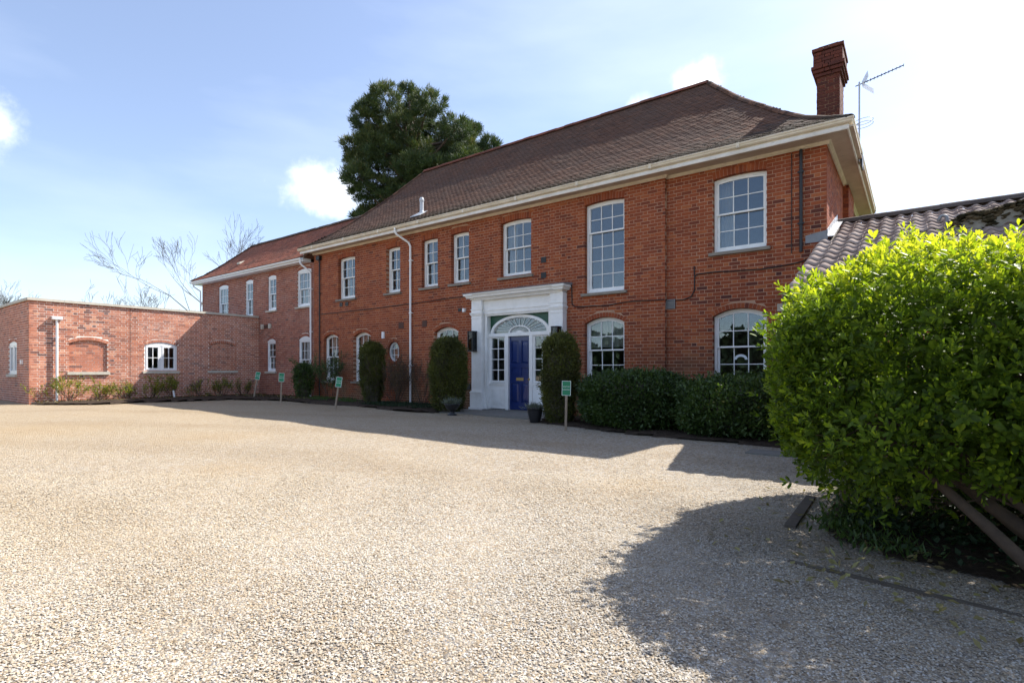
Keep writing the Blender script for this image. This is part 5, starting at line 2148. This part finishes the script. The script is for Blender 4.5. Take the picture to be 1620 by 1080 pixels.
P, nr = bush_surface(22000)
toward = (nr @ ((np.array(CAM) - BC) / np.linalg.norm(np.array(CAM) - BC)))
keep = (rng.uniform(0, 1, len(P)) < np.where((toward > -.25) | ((nr[:, 2] > .45) & (P[:, 1] < -5.6)), 1.0, .16)) & (P[:, 0] < 2.6) & (rng.uniform(0, 1, len(P)) < np.clip(.55 + (nr[:, 2] + .75) * .8, .38, 1)) & (P[:, 0] < 3.6)
keep &= ~((P[:, 2] < .36 + .20 * P[:, 0]) & (P[:, 1] < -7.3) & (P[:, 0] > -.1))
P, nr = P[keep], nr[keep]
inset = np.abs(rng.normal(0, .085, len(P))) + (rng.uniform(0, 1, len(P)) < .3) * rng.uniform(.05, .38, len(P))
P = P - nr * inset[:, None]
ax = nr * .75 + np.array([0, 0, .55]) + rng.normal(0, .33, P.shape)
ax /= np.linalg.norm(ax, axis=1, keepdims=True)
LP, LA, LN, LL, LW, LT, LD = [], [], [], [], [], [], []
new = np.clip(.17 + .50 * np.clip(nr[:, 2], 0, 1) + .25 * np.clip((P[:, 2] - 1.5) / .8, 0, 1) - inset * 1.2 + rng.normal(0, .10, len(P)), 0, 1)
for k in range(10):
    th = k * 2.399 + rng.uniform(0, 6.28, len(P)) * .15 + lump(P, 3, 20) * 3
    t1 = np.cross(ax, np.array([0.31, .2, .93]))
    t1 /= np.linalg.norm(t1, axis=1, keepdims=True)
    t2 = np.cross(ax, t1)
    back = (.004 + .0085 * k) if k < 6 else (.03 + .016 * (k - 5))
    op_ = (.30 + .11 * k) + rng.normal(0, .13, len(P))
    rad = t1 * np.cos(th)[:, None] + t2 * np.sin(th)[:, None]
    la = ax * np.cos(op_)[:, None] + rad * np.sin(op_)[:, None]
    LP.append(P - ax * back + rad * .003)
    LA.append(la)
    LN.append(ax * np.sin(op_)[:, None] - rad * np.cos(op_)[:, None])
    s = rng.uniform(.6, 1.35, len(P)) * (.031 + .0036 * min(k, 6))
    LL.append(s)
    LW.append(s * rng.uniform(.42, .52, len(P)))
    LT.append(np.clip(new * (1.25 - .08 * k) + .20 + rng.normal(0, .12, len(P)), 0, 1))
LP, LA, LN, LL, LW, LT = map(np.concatenate, (LP, LA, LN, LL, LW, LT))
# 300 leaves that show largest become objects of their own
dist = np.linalg.norm(LP - np.array(CAM), axis=1)
facing = (LP - BC) @ (np.array(CAM) - BC)
vis = (facing > 0) & (LP[:, 0] < .85) & (LP[:, 1] < -6.3) & (np.concatenate([inset] * 10) < .05)
order = np.argsort(np.where(vis, dist / LL, 1e9))[:300]
rest = np.setdiff1d(np.arange(len(LP)), order)
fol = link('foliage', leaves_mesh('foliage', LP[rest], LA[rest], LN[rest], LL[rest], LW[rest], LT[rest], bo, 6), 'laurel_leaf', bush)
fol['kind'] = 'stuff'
lm = {}
X_, Y_, Z_ = frames(LA[order], LN[order])
for q, i in enumerate(order):
    key = int(LT[i] * 5.99)
    if key not in lm:
        me = poly_mesh('leaf', LEAF6V * np.array([.48, 1, .75]), LEAF6F, np.full(7, (key + .5) / 6), smooth=True)
        me.materials.append(M['laurel_leaf'])
        lm[key] = me
    o = bpy.data.objects.new('leaf', lm[key])
    COL.objects.link(o)
    o.parent = bush
    mt = Matrix((Vector(X_[q]), Vector(Y_[q]), Vector(Z_[q]))).transposed().to_4x4() @ Matrix.Diagonal((LL[i], LL[i], LL[i], 1))
    mt.translation = Vector(LP[i]) - bo
    o.matrix_local = mt
# shaded inner leaves
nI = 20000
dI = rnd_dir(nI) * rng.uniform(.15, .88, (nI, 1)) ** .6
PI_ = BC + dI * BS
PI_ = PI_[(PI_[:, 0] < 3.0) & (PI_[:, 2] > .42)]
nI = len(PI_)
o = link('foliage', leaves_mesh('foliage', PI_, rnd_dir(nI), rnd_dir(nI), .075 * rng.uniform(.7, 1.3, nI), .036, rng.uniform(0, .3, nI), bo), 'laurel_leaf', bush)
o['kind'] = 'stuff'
nI = 9000
PI_ = np.stack([rng.uniform(-.5, 3.2, nI), rng.uniform(-7.2, -4.6, nI), rng.uniform(.02, .7, nI)], 1)
o = link('foliage', leaves_mesh('foliage', PI_, rnd_dir(nI), rnd_dir(nI), .07 * rng.uniform(.6, 1.3, nI), .032, rng.uniform(0, .2, nI), bo), 'hedge_leaf', bush)
o['kind'] = 'stuff'
tb = MB()
tips = []
for (bx_, by_, tx, ty, tz, r0) in ((.66, -7.88, -.25, -7.78, .86, .04), (.95, -7.85, -.15, -7.45, .95, .05), (1.0, -7.8, .35, -7.1, 1.5, .055), (1.1, -7.6, .9, -6.8, 1.7, .06), (1.2, -7.2, .1, -6.6, 1.5, .05), (1.5, -7.0, 1.6, -6.6, 1.8, .06), (.8, -7.5, -.4, -7.0, 1.2, .035), (1.3, -7.4, 2.2, -6.8, 1.6, .05), (.9, -7.9, .1, -7.75, .8, .03)):
    a, b = Vector((bx_, by_, -.02)), Vector((tx, ty, tz))
    mid = a.lerp(b, .5) + Vector((random.gauss(0, .07), random.gauss(0, .07), -.08))
    tb.tube([a, a.lerp(mid, .5) + Vector((0, 0, -.02)), mid, mid.lerp(b, .5), b], [r0, r0 * .9, r0 * .75, r0 * .6, r0 * .45], 7, cap=False)
    for k in range(5):
        st_ = mid.lerp(b, random.uniform(0, 1))
        branch_tree(tb, st_, (b - a).normalized() + Vector((random.gauss(0, .5), random.gauss(0, .5), random.gauss(0, .4))), random.uniform(.22, .36), r0 * .35, 2, .6, .0, .0025, (2, 3), 4)
tb.build('trunk', 'bark', bush, smooth=True)

# --- shaped shrubs and hedges


def clipped(name, label, cat, loc, shape, n, leaf, lw, mat, group=None, seed=1, inner=True, depth=.10, up=.35, core=None, tone_bias=0.0, rough=1.0):
    """shape(n) -> surface points relative to loc and outward normals"""
    root = empty(name, loc, label, cat, group)
    P, N = shape(n)
    P = P + N * (lump(P, seed, 2.2) * .03 * rough + lump(P, seed + 9, 7) * .022 * rough + np.maximum(rng.normal(-.04, .035 * rough, len(P)), 0))[:, None]
    ins = np.abs(rng.normal(0, depth, len(P)))
    Pi = P - N * ins[:, None] + np.array(loc)
    A = N * .7 + rng.normal(0, .5, P.shape) + np.array([0, 0, up])
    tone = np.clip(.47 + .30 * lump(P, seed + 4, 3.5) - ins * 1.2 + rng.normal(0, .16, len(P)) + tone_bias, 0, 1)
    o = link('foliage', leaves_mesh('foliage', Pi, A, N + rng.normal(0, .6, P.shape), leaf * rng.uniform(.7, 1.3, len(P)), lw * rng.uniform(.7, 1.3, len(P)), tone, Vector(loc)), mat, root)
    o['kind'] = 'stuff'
    if core:
        me = core()
        link('inner_twigs', me, 'old_timber', root)
    return root


def capsule(rx, ry, hgt, e=3.2, taper=.0):
    def f(n):
        d = rnd_dir(n)
        z = rng.uniform(0, 1, n)
        # super-ellipsoid standing on the ground
        r = 1 / (np.sqrt(d[:, 0] ** 2 + d[:, 1] ** 2) ** e + np.abs(d[:, 2]) ** e) ** (1 / e)
        u = d * r[:, None]
        s = np.array([rx, ry, hgt / 2])
        k = 1 - taper * (1 - (u[:, 2] + 1) / 2)
        P = u * s * np.stack([k, k, np.ones(n)], 1) + np.array([0, 0, hgt / 2])
        N = np.sign(u) * np.abs(u) ** (e - 1) / s
        N /= np.linalg.norm(N, axis=1, keepdims=True)
        return P, N
    return f


def capcore(rx, ry, hgt):
    def f():
        mb = MB()
        n = 14
        prof = [(.0, .0), (.45, .02), (.62, .2), (.68, .5), (.62, .74), (.4, .84), (0, .88)]
        for r, z in prof:
            for k in range(n):
                a = 2 * math.pi * k / n
                mb.v.append((rx * r * math.cos(a), ry * r * math.sin(a), hgt * z))
        for i in range(len(prof) - 1):
            for k in range(n):
                j = (k + 1) % n
                mb.f.append((i * n + k, i * n + j, (i + 1) * n + j, (i + 1) * n + k))
        return mb.mesh('inner_twigs')
    return f


YG = 'clipped yew columns along the front'
clipped('clipped_yew', 'slim dark clipped yew between the arched window and the oval window', 'shrub', (-13.75, -.72, .06), capsule(.42, .42, 1.97, 3.0, .22), 26000, .06, .020, 'yew_leaf', YG, 3, rough=1.6, core=capcore(.42, .42, 1.95))
clipped('clipped_yew', 'broad clipped yew column just left of the doorway', 'shrub', (-9.95, -1.25, .03), capsule(.50, .50, 1.96, 3.4, .12), 34000, .06, .020, 'yew_leaf', YG, 14, rough=1.6, core=capcore(.5, .5, 1.94), tone_bias=.04)
clipped('clipped_yew', 'clipped yew column just right of the doorway behind the green sign', 'shrub', (-6.20, -1.72, .0), capsule(.44, .44, 1.90, 3.2, .25), 28000, .06, .020, 'yew_leaf', YG, 25, rough=1.6, core=capcore(.44, .44, 1.88), tone_bias=.02)
clipped('hedge_block', 'low dark clipped hedge under the arched window right of the doorway', 'hedge', (-4.55, -1.55, 0), capsule(1.10, .95, 1.09, 4), 30000, .066, .034, 'hedge_leaf', 'low hedges under the ground floor windows', 31, rough=1.9, core=capcore(1.15, .95, 1.05))
clipped('hedge_block', 'low dark clipped hedge under the far right ground floor window', 'hedge', (-2.35, -1.65, 0), capsule(1.18, 1.08, 1.02, 4), 30000, .066, .034, 'hedge_leaf', 'low hedges under the ground floor windows', 47, rough=1.9, core=capcore(1.22, 1.08, .98))
clipped('round_shrub', 'rounded glossy green shrub against the white downpipe of the wing', 'shrub', (-17.75, -.62, .12), capsule(.44, .42, 1.32, 2.4, .3), 8000, .075, .032, 'hedge_leaf', None, 51, depth=.16, rough=2.2, core=capcore(.36, .34, 1.2), tone_bias=.12)


def twiggy(name, label, loc, hgt, spread, nstem, n_leaf, leaf, lw, mat, barkm='bark', group=None, depth=2, dirx=(0, 0), flat=None):
    root = empty(name, loc, label, 'shrub', group)
    mb = MB()
    tips = []
    for k in range(nstem):
        p = Vector(loc) + Vector((random.gauss(0, spread * .12), random.gauss(0, spread * .12), -.03))
        d = Vector((random.gauss(dirx[0], spread), random.gauss(dirx[1], spread), 1.0))
        if flat is not None:
            d[flat] *= .15
        tips += branch_tree(mb, p, d, hgt * random.uniform(.38, .58), .011, depth, .5, .28, .0036, (2, 4), 4, .14)
    mb.build('stems', barkm, root)
    if n_leaf:
        T = np.array([t[0][:] for t in tips])
        D = np.array([t[1][:] for t in tips])
        i = rng.integers(0, len(T), n_leaf)
        back = rng.uniform(0, .25, (n_leaf, 1))
        P = T[i] - D[i] * back + rng.normal(0, .022, (n_leaf, 3))
        o = link('foliage', leaves_mesh('foliage', P, rnd_dir(n_leaf) + np.array([0, 0, .3]), rnd_dir(n_leaf), leaf * rng.uniform(.6, 1.3, n_leaf), lw * rng.uniform(.7, 1.2, n_leaf), np.clip(rng.beta(2, 2, n_leaf), 0, 1), Vector(loc)), mat, root)
        o['kind'] = 'stuff'
    return root


WG = 'young shrubs trained along the annex wall'
labs = ['bright lime young shrub wrapped round the annex downpipe', 'lime young shrub below the left blind arch of the annex', 'thin lime young shrub between blind arch and annex window', 'taller lime young shrub left below the annex window',
        'lime young shrub right below the annex window', 'shaded sparse shrub just right of the annex window', 'shaded young shrub below the right blind arch', 'shaded young shrub in the inner corner of the annex']
for k, (y, hg, nl) in enumerate(((-6.45, 1.15, 620), (-5.65, .95, 420), (-4.75, .9, 260), (-4.05, 1.0, 480), (-3.35, 1.0, 480), (-2.55, .9, 200), (-1.7, .9, 420), (-.85, .85, 260))):
    twiggy('wall_shrub', labs[k], (AX + .30, y, .13), hg * .80, .85, 9, int(nl * 1.7), .065, .024, 'lime_leaf', 'bark', WG, 2, (-.05, 0), 0)
twiggy('leafy_shrub', 'loose grey-green shrub in front of the leftmost arched window', (-16.25, -.55, .1), 1.45, .42, 9, 2600, .075, .022, 'hedge_leaf', 'bark', None, 2)
twiggy('bare_shrub', 'brown twiggy shrub with few yellow leaves under the oval window', (-12.75, -.62, .08), 1.3, .42, 16, 1300, .05, .026, 'dry_leaf', 'bark', None, 3)
twiggy('bare_shrub', 'thin brown twigs between the white downpipe and the broad yew', (-11.6, -.6, .08), 1.3, .3, 10, 260, .045, .022, 'dry_leaf', 'bark', None, 2)

# low plants on the beds


def ground_leaves(name, pts, leaf, lw, mat, zoff=.0, upr=.6, tone=None, stuff=True):
    n = len(pts)
    P = np.array(pts)
    A = rnd_dir(n) * np.array([1, 1, .4]) + np.array([0, 0, upr])
    o = link(name, leaves_mesh(name, P, A, rnd_dir(n) * .5 + np.array([0, 0, 1]), leaf * rng.uniform(.6, 1.3, n), lw * rng.uniform(.7, 1.3, n), rng.beta(2, 2, n) if tone is None else tone, Vector((0, 0, 0))), mat)
    tag(o, kind='stuff')
    return o


def scatter(n, x0, x1, y0, y1, z, clump=0.0, seed=0):
    X = rng.uniform(x0, x1, n)
    Y = rng.uniform(y0, y1, n)
    P = np.stack([X, Y, zg(X, Y) + z], 1)
    if clump:
        s = lump(P * np.array([1, 1, 0]), seed, 2.0)
        P = P[s + rng.normal(0, .3, n) > clump]
    return P


g1 = scatter(2600, -17.0, -13.9, -1.35, -.55, .06, .15, 61)
tag(ground_leaves('ground_cover', g1, .13, .012, 'grass_blade', upr=1.2), 'tufts of green grass at the foot of the arched windows', 'grass')
g2 = scatter(5000, -13.2, -10.6, -1.65, -.25, .07, -.1, 62)
tag(ground_leaves('ground_cover', g2, .08, .02, 'ivy_leaf', upr=.8), 'dark low plants at the foot of the downpipe', 'plants')
g3 = scatter(11000, -.45, 3.2, -8.0, -5.2, .03, -.15, 63)
g3 = g3[(g3[:, 1] > -7.55 - .35 * (g3[:, 0] + .35)) & (rng.uniform(0, 1, len(g3)) < np.clip((g3[:, 1] + 8.3) / 1.0, .15, 1))]
g3[:, 2] += rng.uniform(0, .07, len(g3))
tag(ground_leaves('ivy', g3, .042, .036, 'ivy_leaf', upr=.35), 'dark ivy carpeting the soil under the big bush', 'ivy')
g4 = np.concatenate([scatter(330, -.6, 2.6, -8.75, -7.6, .03), scatter(120, -1.2, .2, -8.1, -5.6, .02)])
tag(ground_leaves('fallen_leaves', g4, .06, .028, 'fallen_leaf', upr=.05), 'pale fallen leaves along the edging under the bush', 'leaves')
g5 = np.concatenate([rng.normal((-.42, -7.15, .08), (.10, .10, .04), (260, 3)), rng.normal((-.28, -6.7, .12), (.22, .25, .08), (700, 3)), rng.normal((-.15, -7.5, .08), (.14, .10, .04), (200, 3))])
g5[:, 2] = rng.uniform(-.01, .05, len(g5))
g5 = g5[g5[:, 0] > -.62]
tag(ground_leaves('weeds', g5, .07, .016, 'grass_blade', upr=.9), 'small green weeds at the edge of the bush bed', 'weeds')
g6 = scatter(1500, -22.0, -10.6, -7.3, 0, .05)
g6 = g6[((g6[:, 0] < -20.9) | (g6[:, 1] > -1.4))]
g6 = np.concatenate([g6, scatter(900, -21.95, -20.95, -7.3, -.2, .06), scatter(800, -21.5, -17, -1.35, -.1, .06)])
tag(ground_leaves('leaf_litter', g6, .09, .05, 'fallen_leaf', upr=.12, tone=rng.beta(1.2, 4, len(g6))), 'brown leaf litter and bark chips on the border soil', 'litter')

# --- pots by the door
for loc, lab, pn in (((-9.18, -1.93, .03), 'dark pot of grey lavender in front of the broad yew left of the door', 1), ((-6.66, -1.98, .01), 'black glazed pot with grey-green plant on the right of the doorstep', 0)):
    root = empty('plant_pot', loc, lab, 'pot', 'pots flanking the doorstep')
    mb = MB()
    if pn == 0:
        mb.lathe(loc, [(0, 0), (.11, 0), (.115, .02), (.15, .16), (.165, .25), (.17, .30), (.185, .305), (.185, .33), (.16, .33), (.15, .28), (0, .27)], 24)
    else:
        mb.lathe(loc, [(0, 0), (.12, 0), (.12, .03), (.06, .06), (.055, .11), (.12, .15), (.17, .22), (.19, .27), (.20, .29), (.185, .295), (.165, .25), (0, .24)], 24)
    mb.build('pot', 'plant_pot', root, smooth=True)
    n = 420
    P = np.array(loc) + np.stack([rng.normal(0, .07, n), rng.normal(0, .07, n), np.full(n, .27) + rng.uniform(0, .05, n)], 1)
    A = (P - np.array(loc)) * np.array([3, 3, 0]) + np.array([0, 0, .6]) + rng.normal(0, .25, (n, 3))
    o = link('plant', leaves_mesh('plant', P, A, rnd_dir(n), .17 * rng.uniform(.5, 1.1, n), .010, rng.uniform(0, 1, n), Vector(loc)), 'lavender_leaf', root)
    o['kind'] = 'stuff'

# --- timber edging of the bush bed, paving slab, small post


def timber(a, b, w, h, label, name='edging_board'):
    a, b = Vector(a), Vector(b)
    d = (b - a).normalized()
    s = Vector((-d.y, d.x, 0)) * w / 2
    mb = MB()
    up_ = Vector((0, 0, h))
    mb.hexa([a - s, b - s, b - s + up_, a - s + up_, a + s, b + s, b + s + up_, a + s + up_])
    o = mb.build(name, 'old_timber', base=tuple(a))
    tag(o, label, 'edging')


timber((-.74, -7.30, -.04), (-.76, -6.15, -.04), .075, .05, 'short dark timber edging on the left side of the bush bed')
timber((-.62, -8.06, -.04), (.55, -8.24, -.04), .034, .034, 'thin dark timber edging sunk in the gravel in front of the bush')
mb = MB()
mb.box(-1.9, -1.25, -3.75, -3.35, -.04, .012)
tag(mb.build('paving_slab', 'step_stone', base=(-1.7, -3.6, 0)), 'grey paving slab in the gravel between hedge and bush', 'slab')
mb = MB()
mb.tube([(AX + .55, -3.40, .05), (AX + .5, -3.44, .42)], .03, 8)
tag(mb.build('capped_pipe', 'upvc_white', base=(AX + .55, -3.4, .05)), 'short leaning white pipe stub in the border below the annex window', 'pipe')

# --- pine behind the house
random.seed(5)
pine = empty('pine_tree', (-30.68, 16.54, 0), 'broad dark green pine rising behind the roof', 'tree')
po = world_base(pine)
PX = Vector((.8001, .5998, 0))        # the crown's broad side
PY = Vector((-.5998, .8001, 0))
PB = Vector((-30.68, 16.54, 0))
# foliage clumps: along the broad side, height, radius
CL = [(-0.1, 21.65, 1.93), (-2.02, 21.07, 1.64), (-3.71, 19.48, 1.45), (1.83, 20.45, 1.64), (3.52, 20.2, 1.45), (-0.58, 19.72, 1.93), (-2.51, 18.37, 1.73), (-4.67, 18.66, 1.25), (1.35, 18.52, 1.83), (3.52, 18.52, 1.73), (5.2, 18.66, 1.25), (5.93, 18.18, 0.87), (-4.43, 17.41, 1.35), (-2.99, 16.74, 1.64), (-0.58, 16.45, 1.06), (2.31, 16.74, 1.64), (4.0, 16.93, 1.35), (-1.93, 14.9, 1.64), (-3.71, 14.9, 1.35), (-4.43, 13.7, 1.16), (-2.99, 13.22, 1.45), (-0.58, 14.42, 1.35), (-5.16, 12.5, 0.58), (0.39, 15.63, 1.16), (-1.3, 12.74, 1.25), (2.31, 15.39, 1.25), (-3.23, 20.69, 0.96), (4.48, 20.69, 0.77), (-0.34, 22.47, 0.67)]
CL += [(0.0, 17.6, 2.1), (2.4, 17.4, 1.9), (1.0, 14.6, 1.6), (3.6, 15.4, 1.7), (-2.2, 15.6, 1.8), (4.8, 17.0, 1.5), (-3.2, 13.4, 1.7), (-1.0, 13.0, 1.6), (5.6, 17.6, 1.1), (2.2, 13.6, 1.2)]
FRONT = [(-1.7, 20.9, 1.6), (1.5, 20.5, 1.6), (-3.2, 19.6, 1.4), (3.4, 18.9, 1.5), (0.3, 16.2, 1.9), (-1.9, 17.4, 1.9), (2.2, 15.9, 1.8), (-.3, 19.2, 1.7), (4.2, 16.3, 1.6), (-3.9, 15.6, 1.6)]
cc, cr = [], []
for a_, z_, r_ in CL:
    cc.append(PB + PX * a_ + PY * random.uniform(-.8, 3.6) + Vector((0, 0, z_)))
    cr.append(r_)
for a_, z_, r_ in FRONT:
    cc.append(PB + PX * a_ - PY * random.uniform(.8, 2.0) + Vector((0, 0, z_)))
    cr.append(r_ * .9)
tb = MB()
trunk = [PB + Vector((0, 0, z)) + PX * q for z, q in ((-.3, 0), (9.1, -.1), (13.9, 0), (16.8, .15), (20.2, -.2))]
tb.tube(trunk, [.55, .45, .36, .27, .12], 9, cap=False)
for c, r in zip(cc, cr):
    b = PB + Vector((0, 0, max(4, c.z - 2.6)))
    mid = b.lerp(c, .55) + Vector((0, 0, -.3))
    tb.tube([b, mid, c], [.14, .10, .05], 5, cap=False)
tb.build('trunk', 'pine_bark', pine, smooth=True)
TP, TA, TT, TS = [], [], [], []
for c, r in zip(cc, cr):
    nt = int(70 * (r / 1.5) ** 2) + 14
    d = rnd_dir(nt)
    d[:, 2] *= .8
    q = np.array(c) + d * r * rng.uniform(.5, .92, (nt, 1)) * np.array([1, 1, .85])
    tonec = rng.normal(.55, .09)
    for j in range(nt):
        m_ = 46
        nd = rnd_dir(m_) * .7 + d[j] * .5 + np.array([0, 0, .55])
        TP.append(q[j] + rng.normal(0, .10, (m_, 3)))
        TA.append(nd)
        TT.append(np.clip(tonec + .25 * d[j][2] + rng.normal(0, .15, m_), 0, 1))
TP, TA, TT = np.concatenate(TP), np.concatenate(TA), np.concatenate(TT)
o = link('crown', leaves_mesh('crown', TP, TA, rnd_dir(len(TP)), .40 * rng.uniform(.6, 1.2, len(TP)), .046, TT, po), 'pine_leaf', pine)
o['kind'] = 'stuff'

# --- bare trees far left


def bare_tree(loc, hgt, label, spread=.55, depth=6, r=.14):
    root = empty('bare_tree', loc, label, 'tree', 'leafless trees behind the annex')
    mb = MB()
    mb.tube([Vector(loc), Vector(loc) + Vector((.1, 0, hgt * .12)), Vector(loc) + Vector((.05, .1, hgt * .24))], [r * 1.2, r, r * .9], 7, cap=False)
    t = mb.build('trunk', 'grey_bark', root)
    mb = MB()
    for k in range(5):
        branch_tree(mb, Vector(loc) + Vector((.05, .1, hgt * random.uniform(.16, .24))), Vector((random.gauss(0, spread), random.gauss(0, spread), 1)), hgt * .27, r * .6, depth, spread, .16, .010, (2, 3), 5, .11, .76)
    mb.build('crown', 'grey_bark', root)
    return root


random.seed(21)
bare_tree((-51.0, 12.7, 0), 15.0, 'tall leafless tree against the left end of the wing roof', .6, 6, .22)
bare_tree((-52.0, 5.2, 0), 8.6, 'wide low leafless tree behind the annex parapet', .75, 5, .16)
bare_tree((-55.0, 8.6, 0), 7.4, 'leafless tree between the low one and the wing', .7, 5, .15)
bare_tree((-82.0, 2.0, 0), 9.8, 'distant leafless tree at the far left edge of the picture', .5, 6, .16)

# --- far wood beyond the forecourt, behind the viewpoint (seen mirrored in the panes)
n = 45000
X = rng.uniform(-70, 45, n)
hmax = 4.4 + .9 * np.sin(X * .31) + .7 * np.sin(X * .83 + 1) + .5 * np.sin(X * 1.9)
Z = rng.uniform(0, 1, n) ** .8 * np.maximum(hmax, 1.5)
Yw = -52 + rng.normal(0, 2.0, n)
o = link('far_wood', leaves_mesh('far_wood', np.stack([X, Yw, Z - .1], 1), rnd_dir(n), rnd_dir(n), rng.uniform(.6, 1.3, n), rng.uniform(.5, 1.0, n), rng.uniform(0, 1, n), Vector((0, 0, 0))), 'ivy_leaf')
tag(o, 'distant dark tree line across the field from the house', 'wood', kind='stuff')

# ------------------------------------------------------------------ loose pebbles near the viewpoint
OCT = np.array([(1, 0, 0), (0, 1, 0), (-1, 0, 0), (0, -1, 0), (0, 0, 1), (.0, 0, -.6)])
OCF = np.array([(0, 1, 4), (1, 2, 4), (2, 3, 4), (3, 0, 4)])


def pebbles(t0, t1, dens, s0, s1):
    half = 1.0
    A = half * (t1 ** 2 - t0 ** 2)
    n = int(A * dens)
    t = np.sqrt(rng.uniform(t0 ** 2, t1 ** 2, n))
    lat = rng.uniform(-1.0, 1.0, n) * t
    X = CAM.x + fwd.x * t + rgt.x * lat
    Y = CAM.y + fwd.y * t + rgt.y * lat
    fade = rng.uniform(0, 1, n) < np.clip((8.5 - t) / 4.0, 0, 1)
    ok = fade & ~((X > -.50) & (Y > -7.6 - .33 * (X + .35)) & (Y < -4)) & (Y < -1.0)
    X, Y = X[ok], Y[ok]
    n = len(X)
    a, b, c = (rng.uniform(s0, s1, n) for _ in range(3))
    th = rng.uniform(0, 6.28, n)
    V = OCT[None] * np.stack([a, b * .8, c * .4], 1)[:, None]
    V = V * rng.uniform(.75, 1.25, (n, 6, 1))
    tx, ty = rng.normal(0, .22, n), rng.normal(0, .22, n)
    V[:, :, 2] += V[:, :, 0] * tx[:, None] + V[:, :, 1] * ty[:, None]
    cs, sn = np.cos(th)[:, None], np.sin(th)[:, None]
    x, y = V[:, :, 0] * cs - V[:, :, 1] * sn, V[:, :, 0] * sn + V[:, :, 1] * cs
    V = np.stack([x + X[:, None], y + Y[:, None], V[:, :, 2] + (zg(X, Y) + gnoise(X, Y) - .0075 + rng.uniform(-.001, .004, n))[:, None]], 2)
    td = np.hypot(X - CAM.x, Y - CAM.y)
    return V, .52 + (rng.uniform(0, 1, n) - .52) * np.clip(1.2 - td / 8.0, .45, .95)


Vs, Ts = [], []
for args in ((1.8, 4.0, 13000, .0039, .0084), (4.0, 6.0, 6000, .0046, .0095), (6.0, 8.5, 1800, .005, .0098)):
    v_, t_ = pebbles(*args)
    Vs.append(v_)
    Ts.append(t_)
V, T = np.concatenate(Vs), np.concatenate(Ts)
Fx = (OCF[None] + (np.arange(len(V)) * 6)[:, None, None]).reshape(-1, 3)
o = link('gravel_stones', poly_mesh('gravel_stones', V.reshape(-1, 3), Fx, np.repeat(T, 6), smooth=True), 'pebble')
tag(o, 'loose pale gravel stones covering the forecourt', 'gravel', kind='stuff')
